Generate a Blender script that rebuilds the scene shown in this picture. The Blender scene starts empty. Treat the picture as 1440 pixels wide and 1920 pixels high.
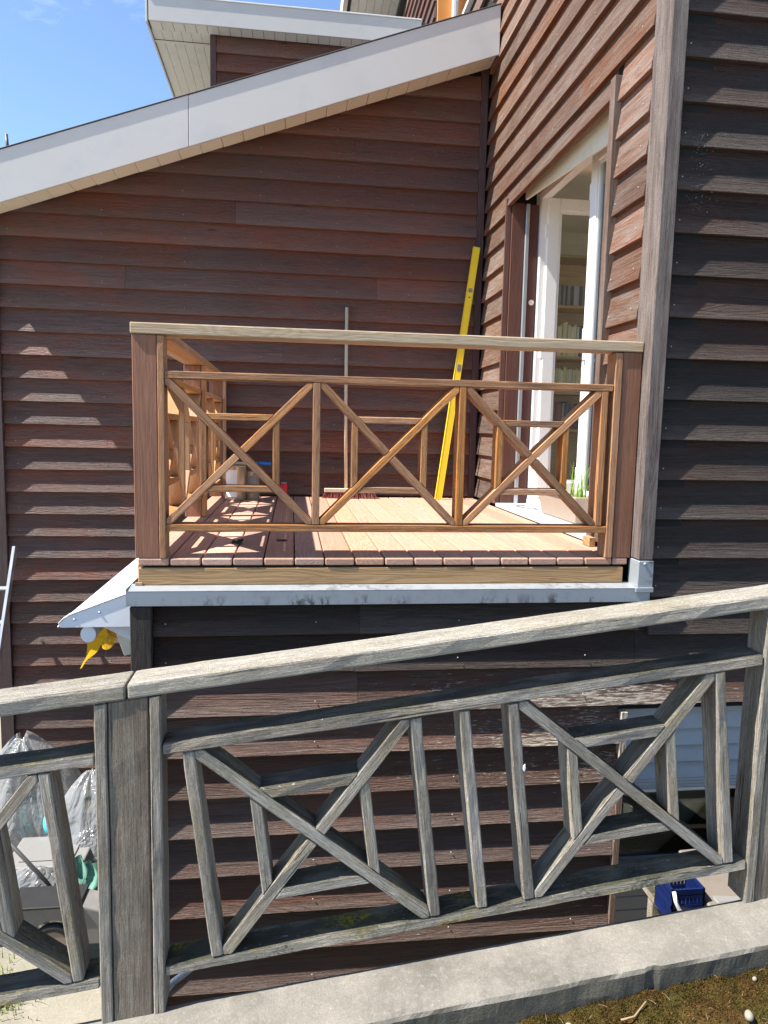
import bpy, bmesh, math, random
from mathutils import Matrix, Vector, noise as mnoise
random.seed(7)
S = bpy.context.scene
COL = S.collection

# ------------------------------------------------------------------ camera, sky, sun, exposure
def cam_matrix(loc, yaw, pitch, roll):
    cy, sy, cp, sp = math.cos(yaw), math.sin(yaw), math.cos(pitch), math.sin(pitch)
    f = Vector((sy*cp, cy*cp, sp)); r = Vector((cy, -sy, 0)); u = r.cross(f)
    cr, sr = math.cos(roll), math.sin(roll)
    R, U = cr*r + sr*u, -sr*r + cr*u
    M = Matrix.Identity(4)
    for i in range(3):
        M[i][0], M[i][1], M[i][2], M[i][3] = R[i], U[i], -f[i], loc[i]
    return M
cam = bpy.data.cameras.new('camera'); camo = bpy.data.objects.new('camera', cam); COL.objects.link(camo)
camo.matrix_world = cam_matrix((0.6868, -3.2814, 0.5959), 0.1287, -0.1137, 0.0219)
cam.sensor_fit = 'VERTICAL'; cam.sensor_height = 24; cam.lens = 24*1343.72/1920
cam.clip_start = 0.05; cam.clip_end = 2000
S.camera = camo
SUN = Vector((-0.667, -0.095, 1.0)).normalized()
W = bpy.data.worlds.new('World'); S.world = W; W.use_nodes = True
wn = W.node_tree.nodes; wl = W.node_tree.links; wn.clear()
sky = wn.new('ShaderNodeTexSky'); sky.sky_type = 'NISHITA'; sky.sun_disc = False
sky.sun_elevation = math.asin(SUN.z); sky.sun_rotation = math.atan2(SUN.x, SUN.y)
sky.air_density = 0.85; sky.dust_density = 0.06; sky.ozone_density = 3.0
tc = wn.new('ShaderNodeTexCoord'); mp = wn.new('ShaderNodeMapping'); mp.inputs['Scale'].default_value = (2.2, 5.5, 7.0)
mp.inputs['Rotation'].default_value = (0.3, 0.5, 0.4)
nz = wn.new('ShaderNodeTexNoise'); nz.inputs['Scale'].default_value = 1.7; nz.inputs['Detail'].default_value = 9; nz.inputs['Roughness'].default_value = 0.62
rp = wn.new('ShaderNodeMapRange'); rp.inputs[1].default_value = 0.56; rp.inputs[2].default_value = 0.95
rp.inputs[3].default_value = 0.0; rp.inputs[4].default_value = 0.55
mx = wn.new('ShaderNodeMix'); mx.data_type = 'RGBA'; mx.inputs[7].default_value = (7.5, 7.8, 8.2, 1)
bg = wn.new('ShaderNodeBackground'); bg.inputs[1].default_value = 0.11; out = wn.new('ShaderNodeOutputWorld')
wl.new(tc.outputs['Generated'], mp.inputs[0]); wl.new(mp.outputs[0], nz.inputs['Vector']); wl.new(nz.outputs['Fac'], rp.inputs[0])
wl.new(rp.outputs[0], mx.inputs[0]); wl.new(sky.outputs[0], mx.inputs[6]); wl.new(mx.outputs[2], bg.inputs[0]); wl.new(bg.outputs[0], out.inputs[0])
sl = bpy.data.lights.new('sun', 'SUN'); so = bpy.data.objects.new('sun', sl); COL.objects.link(so)
sl.energy = 5.0; sl.angle = math.radians(0.5); sl.color = (1.0, 0.95, 0.88)
so.rotation_euler = SUN.to_track_quat('Z', 'Y').to_euler(); so.location = (-8, -2, 12)
S.view_settings.view_transform = 'Standard'; S.view_settings.look = 'None'; S.view_settings.gamma = 1
S.view_settings.exposure = 1.36; S.view_settings.use_curve_mapping = False
S.render.engine = 'CYCLES'; S.cycles.use_denoising = True; S.cycles.denoising_prefilter = 'NONE'
S.cycles.max_bounces = 8; S.cycles.diffuse_bounces = 5; S.cycles.sample_clamp_indirect = 6

# ------------------------------------------------------------------ node helper
class NT:
    def __init__(s, name):
        s.m = bpy.data.materials.new(name); s.m.use_nodes = True
        s.t = s.m.node_tree; s.t.nodes.clear()
        s.out = s.t.nodes.new('ShaderNodeOutputMaterial')
        s.b = s.t.nodes.new('ShaderNodeBsdfPrincipled'); s.link(s.b.outputs[0], s.out.inputs[0])
    def link(s, a, b): s.t.links.new(a, b)
    def node(s, t): return s.t.nodes.new(t)
    def set(s, sock, v):
        if hasattr(v, 'is_output') or isinstance(v, bpy.types.NodeSocket): s.link(v, sock)
        elif isinstance(v, (tuple, list)) and len(v) == 3 and sock.type == 'RGBA': sock.default_value = (*v, 1)
        else: sock.default_value = v
    def inp(s, **k):
        for a, v in k.items(): s.set(s.b.inputs[a.replace('_', ' ')], v)
        return s.m
    def math(s, op, a, b=0.0, c=None, clamp=False):
        n = s.node('ShaderNodeMath'); n.operation = op; n.use_clamp = clamp
        s.set(n.inputs[0], a); s.set(n.inputs[1], b)
        if c is not None: s.set(n.inputs[2], c)
        return n.outputs[0]
    def vmath(s, op, a, b):
        n = s.node('ShaderNodeVectorMath'); n.operation = op; s.set(n.inputs[0], a); s.set(n.inputs[1], b); return n.outputs[0]
    def noise(s, vec, scale, detail=4, rough=0.55, dist=0.0):
        n = s.node('ShaderNodeTexNoise'); s.set(n.inputs['Vector'], vec); n.inputs['Scale'].default_value = scale
        n.inputs['Detail'].default_value = detail; n.inputs['Roughness'].default_value = rough; n.inputs['Distortion'].default_value = dist
        return n.outputs['Fac']
    def voro(s, vec, scale):
        n = s.node('ShaderNodeTexVoronoi'); s.set(n.inputs['Vector'], vec); n.inputs['Scale'].default_value = scale; return n.outputs['Distance']
    def rng(s, v, a, b, c=0.0, d=1.0, smooth=False):
        n = s.node('ShaderNodeMapRange'); n.interpolation_type = 'SMOOTHSTEP' if smooth else 'LINEAR'
        s.set(n.inputs[0], v)
        for i, x in enumerate((a, b, c, d)): n.inputs[i+1].default_value = x
        return n.outputs[0]
    def mix(s, f, a, b):
        n = s.node('ShaderNodeMix'); n.data_type = 'RGBA'; s.set(n.inputs[0], f); s.set(n.inputs[6], a); s.set(n.inputs[7], b); return n.outputs[2]
    def bump(s, h, strength, dist):
        n = s.node('ShaderNodeBump'); n.inputs['Strength'].default_value = strength; n.inputs['Distance'].default_value = dist
        s.link(h, n.inputs['Height']); s.link(n.outputs[0], s.b.inputs['Normal'])
    def coords(s, jitter=True):
        t = s.node('ShaderNodeTexCoord')
        if not jitter: return t.outputs['Object'], None, t
        oi = s.node('ShaderNodeObjectInfo')
        off = s.vmath('MULTIPLY', (37.0, 19.0, 23.0), s.comb(oi.outputs['Random'], oi.outputs['Random'], oi.outputs['Random']))
        return s.vmath('ADD', t.outputs['Object'], off), oi.outputs['Random'], t
    def comb(s, x, y, z):
        n = s.node('ShaderNodeCombineXYZ'); s.set(n.inputs[0], x); s.set(n.inputs[1], y); s.set(n.inputs[2], z); return n.outputs[0]
    def sep(s, v):
        n = s.node('ShaderNodeSeparateXYZ'); s.link(v, n.inputs[0]); return n.outputs
    def attr(s, name):
        n = s.node('ShaderNodeAttribute'); n.attribute_type = 'OBJECT'; n.attribute_name = name; return n.outputs['Fac']

def wood(name, dark, light, ring=0.5, rough=0.65, bump=0.5, vary=0.35, blotch=None, blot_amt=0.5, red=None, red_edge=False,
         grey=None, grey_amt=0.0, moss=0.0, lichen=0.0, fine=1.0, crack=0.0, peel=False, spec=0.3, stain=None, seams=0.0, rs=6.5, low=0.0):
    n = NT(name); v, rnd, tcn = n.coords()
    ks = n.rng(n.math('FRACT', n.math('MULTIPLY', rnd, 11.7)), 0, 1, 0.7, 1.35); v = n.vmath('MULTIPLY', v, n.comb(ks, ks, ks))
    rw = n.math('MULTIPLY', n.rng(n.math('FRACT', n.math('MULTIPLY', rnd, 5.9)), 0, 1, 0.4, 1.7), ring)
    s1 = n.noise(n.vmath('MULTIPLY', v, (1.2*fine, 40*fine, 40*fine)), 2.2, 5, 0.65)
    s2 = n.noise(n.vmath('MULTIPLY', v, (5*fine, 170*fine, 170*fine)), 2.0, 4, 0.7)
    st = n.math('ADD', n.math('MULTIPLY', s1, 0.5), n.math('MULTIPLY', s2, 0.5))
    st = n.rng(st, 0.36, 0.64)
    lo = n.noise(n.vmath('MULTIPLY', v, (0.42*rs/6.5, rs, rs)), 1.25, 3, 0.5, 0.5)
    rings = n.math('PINGPONG', n.math('MULTIPLY', lo, 21.0), 0.5)
    rings = n.math('POWER', n.math('MULTIPLY', rings, 2.0), 0.7)
    g = n.math('ADD', n.math('MULTIPLY', st, n.math('SUBTRACT', 1.0, rw)), n.math('MULTIPLY', rings, rw))
    g = n.rng(g, 0.12, 0.88)
    c = n.mix(g, dark, light)
    if blotch:
        b = n.noise(n.vmath('MULTIPLY', v, (1.1, 5, 5)), 1.6, 5, 0.6)
        c = n.mix(n.math('MULTIPLY', n.rng(b, 0.45, 0.68), blot_amt), c, blotch)
    loc = n.sep(tcn.outputs['Object'])
    if red:
        k = n.attr('tone')
        if red_edge:
            wob = n.math('ADD', loc[2], n.math('MULTIPLY', n.math('SUBTRACT', n.noise(n.vmath('MULTIPLY', v, (3, 30, 30)), 2.0, 5, 0.7), 0.5), 0.09))
            k = n.math('ADD', k, n.rng(wob, 0.135, 0.185), clamp=True)
        bl = n.noise(n.vmath('MULTIPLY', v, (1.3, 6, 6)), 1.1, 4, 0.6)
        k = n.math('MULTIPLY', k, n.rng(bl, 0.3, 0.62, 0.25, 1.0), clamp=True)
        if red_edge:
            dn = n.sep(n.node('ShaderNodeNewGeometry').outputs['True Normal'])[2]
            k = n.math('MAXIMUM', k, n.rng(dn, -0.55, -0.75))
        c = n.mix(k, c, red)
    if grey:
        gb = n.noise(n.vmath('MULTIPLY', v, (2.0, 16, 16)), 1.8, 7, 0.7)
        c = n.mix(n.math('MULTIPLY', n.rng(gb, 0.42, 0.66), grey_amt), c, grey)
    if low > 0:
        wp = n.node('ShaderNodeNewGeometry').outputs['Position']
        w1 = n.noise(n.vmath('MULTIPLY', wp, (1.0, 1.0, 1.6)), 1.5, 5, 0.6)
        c = n.mix(n.rng(w1, 0.42, 0.68, 0, 0.6), c, n.mix(0.5, c, (0.095, 0.074, 0.068) if dark[0] > 0.02 else (0.03, 0.028, 0.03)))
        w2 = n.noise(n.vmath('ADD', n.vmath('MULTIPLY', wp, (0.8, 0.8, 2.5)), (9, 4, 2)), 1.7, 5, 0.65)
        c = n.mix(n.rng(w2, 0.47, 0.68, 0, 0.7), c, tuple(min(1, q) for q in (dark[0]*3.4, dark[1]*2.0, dark[2]*1.4)))
        kn = n.voro(n.vmath('MULTIPLY', v, (1.1, 5.5, 5.5)), 1.0)
        c = n.mix(n.rng(kn, 0.085, 0.045, 0, 0.7), c, tuple(q*0.5 for q in dark))
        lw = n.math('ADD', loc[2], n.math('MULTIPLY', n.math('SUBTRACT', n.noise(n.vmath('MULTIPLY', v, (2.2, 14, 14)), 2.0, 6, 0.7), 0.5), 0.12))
        c = n.mix(n.math('MULTIPLY', n.rng(lw, 0.085, 0.015), n.math('MULTIPLY', n.rng(s2, 0.3, 0.6, 0.5, 1.0), low)), c, (0.38, 0.29, 0.235))  # pale lower board edge painted in to brighten the sunlit strips
    if stain:
        sb = n.noise(n.vmath('MULTIPLY', v, (1.5, 9, 9)), 1.3, 6, 0.65)
        c = n.mix(n.math('MULTIPLY', n.rng(sb, 0.55, 0.72), 0.8), c, stain)
    if peel:
        pn = n.noise(n.vmath('MULTIPLY', v, (7, 60, 60)), 2.6, 7, 0.72)
        gp = n.sep(n.node('ShaderNodeNewGeometry').outputs['Position'])
        big = n.noise(n.vmath('MULTIPLY', v, (2, 4, 4)), 1.3, 4, 0.6)
        px = n.math('MULTIPLY', n.rng(gp[0], 0.7, 2.2), n.math('MULTIPLY', n.rng(gp[0], 3.2, 2.5), n.math('MULTIPLY', n.rng(gp[2], -1.25, -0.95, 0.25, 1), n.rng(gp[2], -0.42, -0.60))))
        px = n.math('MULTIPLY', px, n.rng(loc[2], 0.16, 0.03, 0.3, 1.0))
        k = n.rng(n.math('ADD', n.math('ADD', pn, n.math('MULTIPLY', px, 0.20)), n.math('MULTIPLY', n.math('SUBTRACT', big, 0.5), 0.25)), 0.66, 0.71)
        c = n.mix(n.math('MULTIPLY', k, n.rng(px, 0.02, 0.12)), c, (0.46, 0.40, 0.32))
    geo = n.node('ShaderNodeNewGeometry')
    nz_ = n.sep(geo.outputs['Normal'])[2]
    if moss > 0:
        mn = n.noise(v, 26, 7, 0.7); mn2 = n.noise(n.vmath('MULTIPLY', v, (2, 7, 7)), 2.0, 4, 0.6)
        up = n.rng(nz_, 0.35, 0.8)
        c = n.mix(n.math('MULTIPLY', up, n.rng(mn2, 0.25, 0.55, 0.45*moss, moss)), c, (0.055, 0.056, 0.042))
        c = n.mix(n.math('MULTIPLY', up, n.math('MULTIPLY', n.rng(mn, 0.5, 0.66), n.rng(mn2, 0.5, 0.7, 0, 0.9*moss))), c, (0.085, 0.085, 0.022))
        c = n.mix(n.math('MULTIPLY', n.rng(n.noise(v, 60, 2), 0.70, 0.74), n.math('MULTIPLY', up, 0.6)), c, (0.4, 0.4, 0.36))
    if lichen > 0:
        l1 = n.noise(n.vmath('MULTIPLY', v, (1, 2.5, 2.5)), 4.5, 3, 0.6); l2 = n.noise(v, 90, 5, 0.7)
        k = n.math('MULTIPLY', n.rng(l1, 0.54, 0.64), n.rng(l2, 0.45, 0.58))
        c = n.mix(n.math('MULTIPLY', k, lichen), c, (0.33, 0.25, 0.035))
        k2 = n.math('MULTIPLY', n.rng(n.noise(v, 7, 4, 0.6), 0.5, 0.6), n.rng(l2, 0.4, 0.6))
        c = n.mix(n.math('MULTIPLY', k2, 0.75*lichen), c, (0.04, 0.045, 0.03))
    ck = None
    if crack > 0:
        cn = n.noise(n.vmath('MULTIPLY', v, (1.3, 55, 55)), 2.0, 3, 0.5)
        ck = n.rng(cn, 0.66, 0.71)
        c = n.mix(n.math('MULTIPLY', ck, crack), c, (0.03, 0.027, 0.024))
    if seams > 0:
        kv = n.voro(n.vmath('MULTIPLY', v, (3.2, 9, 9)), 1.0)
        c = n.mix(n.math('MULTIPLY', n.rng(kv, 0.10, 0.05), seams), c, (0.11, 0.055, 0.025))
    br = n.rng(rnd, 0, 1, 1-vary*0.6, 1+vary*0.5)
    hs = n.node('ShaderNodeHueSaturation'); n.set(hs.inputs['Color'], c); n.set(hs.inputs['Value'], br)
    n.set(hs.inputs['Saturation'], n.rng(n.math('FRACT', n.math('MULTIPLY', rnd, 7.3)), 0, 1, 0.88, 1.12))
    n.inp(Base_Color=hs.outputs[0], Roughness=rough, Specular_IOR_Level=spec)
    h = n.math('ADD', n.math('MULTIPLY', g, 0.6), n.math('MULTIPLY', n.noise(n.vmath('MULTIPLY', v, (8, 90, 90)), 2.5, 4, 0.7), 0.5))
    if ck is not None: h = n.math('SUBTRACT', h, n.math('MULTIPLY', ck, 0.8))
    n.bump(h, bump, 0.0075 if low > 0 else 0.005)
    return n.m

def plain(name, col, rough=0.5, metal=0.0, spec=0.4, dirt=None, dirt_amt=0.0, dscale=6, bump=0.0, grime_low=None, coat=0.0, trans=0.0):
    n = NT(name); v, rnd, tcn = n.coords()
    c = col
    nf = n.noise(v, dscale, 6, 0.65)
    c = n.mix(n.rng(nf, 0.35, 0.65, 0.0, 0.16), c, tuple(x*0.72 for x in col))
    if dirt: c = n.mix(n.math('MULTIPLY', n.rng(n.noise(n.vmath('ADD', v, (5, 3, 9)), dscale*1.7, 7, 0.7), 0.52, 0.68), dirt_amt), c, dirt)
    if grime_low is not None:
        zz = n.sep(tcn.outputs['Object'])[2]
        sc = n.noise(n.vmath('MULTIPLY', v, (20, 20, 9)), 1.0, 6, 0.75)
        patch = n.noise(n.vmath('MULTIPLY', v, (5, 1, 1)), 1.3, 3, 0.6)
        k = n.math('MULTIPLY', n.rng(zz, grime_low[1], grime_low[0]), n.math('MULTIPLY', n.rng(sc, 0.5, 0.57), n.rng(patch, 0.42, 0.56)))
        c = n.mix(n.math('MULTIPLY', k, 0.85), c, (0.05, 0.05, 0.05))
    n.inp(Base_Color=c, Roughness=n.rng(nf, 0.3, 0.7, max(0.02, rough-0.08), min(1, rough+0.1)), Metallic=metal, Specular_IOR_Level=spec, Coat_Weight=coat, Transmission_Weight=trans)
    if bump: n.bump(n.noise(v, dscale*7, 6, 0.7), bump, 0.003)
    return n.m

def glass_mat(name, tint=(0.9, 0.95, 0.95)):
    n = NT(name); n.t.nodes.remove(n.b)
    tr = n.node('ShaderNodeBsdfTransparent'); tr.inputs[0].default_value = (*tint, 1)
    gl = n.node('ShaderNodeBsdfGlossy'); gl.inputs['Roughness'].default_value = 0.015
    fr = n.node('ShaderNodeFresnel'); fr.inputs[0].default_value = 1.52
    ms = n.node('ShaderNodeMixShader'); f = n.math('MULTIPLY_ADD', fr.outputs[0], 1.35, 0.03, clamp=True)
    n.link(f, ms.inputs[0]); n.link(tr.outputs[0], ms.inputs[1]); n.link(gl.outputs[0], ms.inputs[2]); n.link(ms.outputs[0], n.out.inputs[0])
    return n.m

def film_mat(name, alpha=0.55):
    n = NT(name); n.t.nodes.remove(n.b)
    v, rnd, tcn = n.coords()
    tr = n.node('ShaderNodeBsdfTransparent'); d = n.node('ShaderNodeBsdfDiffuse'); d.inputs[0].default_value = (0.40, 0.405, 0.40, 1)
    t2 = n.node('ShaderNodeBsdfTranslucent'); t2.inputs[0].default_value = (0.33, 0.335, 0.335, 1)
    gl = n.node('ShaderNodeBsdfGlossy'); gl.inputs['Roughness'].default_value = 0.16
    f1 = n.noise(n.vmath('MULTIPLY', v, (1, 1, 0.6)), 7, 3, 0.55, 0.8); f2 = n.voro(n.vmath('ADD', v, n.vmath('MULTIPLY', (0.12, 0.12, 0.12), n.comb(f1, f1, f1))), 9)
    bp = n.node('ShaderNodeBump'); bp.inputs['Strength'].default_value = 1.0; bp.inputs['Distance'].default_value = 0.03
    n.link(n.math('ADD', n.math('MULTIPLY', n.math('ABSOLUTE', n.math('SUBTRACT', f1, 0.5)), 2.0), n.math('MULTIPLY', f2, 0.35)), bp.inputs['Height'])
    for q in (d, t2, gl): n.link(bp.outputs[0], q.inputs['Normal'])
    m1 = n.node('ShaderNodeMixShader'); m1.inputs[0].default_value = 0.45; n.link(d.outputs[0], m1.inputs[1]); n.link(t2.outputs[0], m1.inputs[2])
    m2 = n.node('ShaderNodeMixShader'); m2.inputs[0].default_value = 0.10; n.link(m1.outputs[0], m2.inputs[1]); n.link(gl.outputs[0], m2.inputs[2])
    m3 = n.node('ShaderNodeMixShader'); n.link(n.rng(n.noise(v, 4, 5, 0.6), 0.3, 0.7, alpha-0.02, alpha+0.3), m3.inputs[0])
    n.link(tr.outputs[0], m3.inputs[1]); n.link(m2.outputs[0], m3.inputs[2]); n.link(m3.outputs[0], n.out.inputs[0])
    return n.m

def concrete(name, a, b, dark, face_dark=True, scale=1.0, bump=0.6):
    n = NT(name); v, _, tcn = n.coords(False)
    f = n.noise(v, 5*scale, 8, 0.7); sp = n.noise(v, 140*scale, 4, 0.7); bl = n.noise(v, 1.7*scale, 5, 0.6)
    c = n.mix(n.rng(f, 0.35, 0.65), a, b)
    c = n.mix(n.rng(sp, 0.42, 0.62, 0, 0.42), c, tuple(x*0.55 for x in a))
    c = n.mix(n.rng(n.voro(v, 60*scale), 0.10, 0.05, 0, 0.6), c, tuple(x*2.1 for x in a))
    c = n.mix(n.rng(n.voro(n.vmath('ADD', v, (3, 1, 2)), 75*scale), 0.16, 0.09, 0, 0.45), c, tuple(x*0.4 for x in a))
    c = n.mix(n.rng(bl, 0.48, 0.64, 0, 0.5), c, tuple(x*0.72 for x in b))
    if face_dark:
        ms = n.noise(v, 2.6, 6, 0.7); c = n.mix(n.rng(ms, 0.54, 0.66, 0, 0.45), c, tuple(x*0.5 for x in b))
        c = n.mix(n.math('MULTIPLY', n.rng(n.noise(v, 45, 7, 0.8), 0.52, 0.68), 0.35), c, tuple(x*1.5 for x in a))
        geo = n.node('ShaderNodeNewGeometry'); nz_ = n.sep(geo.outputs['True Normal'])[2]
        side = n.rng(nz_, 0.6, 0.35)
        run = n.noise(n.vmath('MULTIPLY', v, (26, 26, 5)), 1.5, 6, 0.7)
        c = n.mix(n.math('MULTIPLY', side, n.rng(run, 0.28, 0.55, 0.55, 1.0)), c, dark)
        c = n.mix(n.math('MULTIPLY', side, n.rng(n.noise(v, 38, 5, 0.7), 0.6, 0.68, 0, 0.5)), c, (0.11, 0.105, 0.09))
    n.inp(Base_Color=c, Roughness=0.9, Specular_IOR_Level=0.2)
    h = n.math('ADD', n.math('MULTIPLY', sp, 0.7), n.math('MULTIPLY', f, 0.9))
    n.bump(h, bump, 0.006)
    return n.m

# ------------------------------------------------------------------ materials
M = {}
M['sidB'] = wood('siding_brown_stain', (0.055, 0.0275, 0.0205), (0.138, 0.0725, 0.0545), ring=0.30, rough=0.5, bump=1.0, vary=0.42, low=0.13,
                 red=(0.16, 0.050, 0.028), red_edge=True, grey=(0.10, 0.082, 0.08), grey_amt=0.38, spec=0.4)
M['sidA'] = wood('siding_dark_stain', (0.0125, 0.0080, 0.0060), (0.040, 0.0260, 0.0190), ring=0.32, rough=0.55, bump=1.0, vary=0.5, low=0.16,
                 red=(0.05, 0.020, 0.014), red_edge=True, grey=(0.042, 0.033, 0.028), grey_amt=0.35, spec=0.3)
M['sidC'] = wood('siding_weathered', (0.066, 0.035, 0.022), (0.165, 0.098, 0.066), ring=0.28, rough=0.75, bump=0.9, vary=0.55,
                 red=(0.21, 0.064, 0.020), red_edge=True, grey=(0.19, 0.155, 0.13), grey_amt=0.75, spec=0.25, crack=0.35)
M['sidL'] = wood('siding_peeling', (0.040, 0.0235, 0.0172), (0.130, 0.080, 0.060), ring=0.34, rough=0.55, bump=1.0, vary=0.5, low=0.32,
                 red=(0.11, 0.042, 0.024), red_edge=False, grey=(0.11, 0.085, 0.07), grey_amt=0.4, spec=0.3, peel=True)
M['trim'] = wood('trim_brown', (0.045, 0.024, 0.022), (0.105, 0.06, 0.055), ring=0.2, rough=0.6, bump=0.5, grey=(0.12, 0.09, 0.085), grey_amt=0.3)
M['cpost'] = wood('trim_weathered', (0.05, 0.037, 0.033), (0.16, 0.125, 0.108), ring=0.25, rough=0.75, bump=1.0, grey=(0.25, 0.215, 0.19), grey_amt=0.55, crack=0.75, fine=1.5)
M['lpost'] = wood('trim_black_weathered', (0.018, 0.015, 0.013), (0.075, 0.06, 0.05), ring=0.2, rough=0.75, bump=1.0, crack=0.8, fine=1.3)
M['jamb'] = wood('jamb_brown', (0.080, 0.036, 0.026), (0.135, 0.064, 0.047), ring=0.15, rough=0.55, bump=0.4)
M['redjamb'] = plain('jamb_oxide_red', (0.095, 0.034, 0.028), 0.5, dscale=8)
M['deck'] = wood('deck_douglas', (0.385, 0.212, 0.146), (0.50, 0.298, 0.222), ring=0.5, rs=7, rough=0.6, bump=0.25, vary=0.35, blotch=(0.46, 0.265, 0.165), blot_amt=0.5, spec=0.25, seams=0.3)
M['beam'] = wood('beam_pine', (0.29, 0.172, 0.088), (0.43, 0.285, 0.16), ring=0.55, rough=0.65, bump=0.3, vary=0.15, spec=0.25, seams=0.6)
M['handrail'] = wood('rail_oiled_pale', (0.36, 0.255, 0.15), (0.54, 0.415, 0.275), ring=0.5, rough=0.65, bump=0.5, vary=0.15, crack=0.25, spec=0.25)
M['member'] = wood('rail_oiled_brown', (0.19, 0.070, 0.026), (0.56, 0.27, 0.11), ring=0.22, rs=16, rough=0.62, bump=0.8, vary=0.45, crack=0.6, blotch=(0.47, 0.24, 0.11), blot_amt=0.5, spec=0.3, stain=(0.17, 0.085, 0.045))
M['return'] = wood('rail_oiled_orange', (0.33, 0.165, 0.072), (0.50, 0.29, 0.145), ring=0.22, rs=16, rough=0.6, bump=0.4, vary=0.3, crack=0.2)
M['pboard'] = wood('post_stained_brown', (0.175, 0.066, 0.031), (0.30, 0.128, 0.062), ring=0.12, rough=0.6, bump=0.35, vary=0.2, blotch=(0.16, 0.068, 0.036), blot_amt=0.5)
M['fence'] = wood('fence_grey_weathered', (0.21, 0.182, 0.142), (0.58, 0.525, 0.435), ring=0.22, rs=16, rough=0.85, bump=1.2, vary=0.3, blotch=(0.23, 0.175, 0.12), blot_amt=0.6, stain=(0.14, 0.14, 0.10), moss=0.95, lichen=0.3, crack=0.85, spec=0.15, fine=1.25)
M['fencelow'] = wood('fence_grey_lichen', (0.21, 0.185, 0.145), (0.56, 0.515, 0.425), ring=0.22, rs=16, rough=0.85, bump=1.2, vary=0.2, moss=0.95, lichen=1.0, crack=0.7, spec=0.15, fine=1.25)
M['fencetop'] = wood('fence_grey_bleached', (0.31, 0.28, 0.225), (0.53, 0.49, 0.415), ring=0.12, rough=0.85, bump=1.2, vary=0.15, blotch=(0.30, 0.24, 0.165), blot_amt=0.4, stain=(0.22, 0.22, 0.17), lichen=0.25, crack=0.45, spec=0.15, fine=1.5)
M['fpost'] = wood('fence_post_board', (0.175, 0.135, 0.098), (0.39, 0.335, 0.262), ring=0.12, rough=0.85, bump=1.2, vary=0.1, blotch=(0.18, 0.125, 0.09), blot_amt=0.8, stain=(0.10, 0.097, 0.078), crack=0.4, spec=0.15, fine=1.5)
M['fascia'] = plain('fascia_white_paint', (0.60, 0.58, 0.545), 0.45, dscale=1.3, dirt=(0.38, 0.41, 0.44), dirt_amt=0.25)
M['soffit'] = plain('soffit_cream', (0.82, 0.76, 0.62), 0.5, dscale=2)
M['soffitw'] = plain('soffit_white', (0.74, 0.73, 0.68), 0.5, dscale=3, dirt=(0.55, 0.52, 0.44), dirt_amt=0.4)
M['dark'] = plain('gap_dark', (0.012, 0.011, 0.010), 0.9)
M['roof'] = plain('roof_slate', (0.06, 0.06, 0.065), 0.7, dscale=5)
M['zinc'] = plain('flashing_zinc', (0.35, 0.375, 0.395), 0.42, metal=0.35, dscale=4, dirt=(0.24, 0.25, 0.26), dirt_amt=0.5, grime_low=(-0.02, 0.02))
M['sill'] = plain('sill_aluminium', (0.55, 0.58, 0.60), 0.38, metal=0.25, dscale=8, dirt=(0.35, 0.35, 0.34), dirt_amt=0.4)
M['pvc'] = plain('door_white_pvc', (0.80, 0.80, 0.77), 0.32, dscale=2)
M['cream'] = plain('lintel_cream_paint', (0.70, 0.66, 0.53), 0.5, dscale=4, dirt=(0.42, 0.33, 0.2), dirt_amt=0.3)
M['alu'] = plain('aluminium', (0.5, 0.52, 0.54), 0.35, metal=0.6, dscale=6)
M['white'] = plain('hood_white_enamel', (0.80, 0.81, 0.82), 0.35, dscale=2, coat=0.2)
M['whitep'] = plain('plastic_white', (0.78, 0.78, 0.75), 0.45, dscale=5)
n_ = NT('awning_yellow_fabric'); t_ = n_.node('ShaderNodeBsdfTranslucent'); t_.inputs[0].default_value = (0.95, 0.55, 0.03, 1)
n_.inp(Base_Color=(0.80, 0.44, 0.03), Roughness=0.85); ms_ = n_.node('ShaderNodeMixShader'); ms_.inputs[0].default_value = 0.35
n_.link(n_.b.outputs[0], ms_.inputs[1]); n_.link(t_.outputs[0], ms_.inputs[2]); n_.link(ms_.outputs[0], n_.out.inputs[0]); M['yellowfab'] = n_.m
M['yellow'] = plain('level_yellow_lacquer', (0.86, 0.63, 0.03), 0.4, dscale=8)
M['chrome'] = plain('vial_steel', (0.35, 0.36, 0.36), 0.3, metal=0.8)
M['ply'] = wood('bookcase_pine', (0.45, 0.25, 0.10), (0.60, 0.38, 0.18), ring=0.4, rough=0.5, bump=0.2)
M['room'] = plain('room_beige_paint', (0.80, 0.71, 0.57), 0.8)
M['floor'] = plain('room_floor', (0.40, 0.27, 0.17), 0.45)
M['glass'] = glass_mat('window_glass'); M['film'] = film_mat('plastic_film')
M['curb'] = concrete('curb_concrete', (0.225, 0.208, 0.178), (0.150, 0.140, 0.119), (0.088, 0.081, 0.062))
M['ramp'] = concrete('ramp_asphalt_grey', (0.085, 0.082, 0.076), (0.12, 0.116, 0.108), (0.1, 0.1, 0.1), face_dark=False, scale=2, bump=1.0)
M['yard'] = concrete('yard_pale_slabs', (0.29, 0.262, 0.21), (0.23, 0.215, 0.165), (0.2, 0.2, 0.2), face_dark=False, scale=0.7, bump=0.5)
M['greyp'] = plain('plastic_grey', (0.20, 0.195, 0.185), 0.5, dscale=4, dirt=(0.3, 0.28, 0.25), dirt_amt=0.4)
M['beigep'] = plain('planter_beige', (0.30, 0.235, 0.18), 0.5, dscale=5)
M['lidp'] = plain('lid_grey_beige', (0.17, 0.145, 0.12), 0.5, dscale=5, dirt=(0.12, 0.1, 0.08), dirt_amt=0.4)
M['black'] = plain('rubber_black', (0.02, 0.02, 0.02), 0.55)
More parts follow.
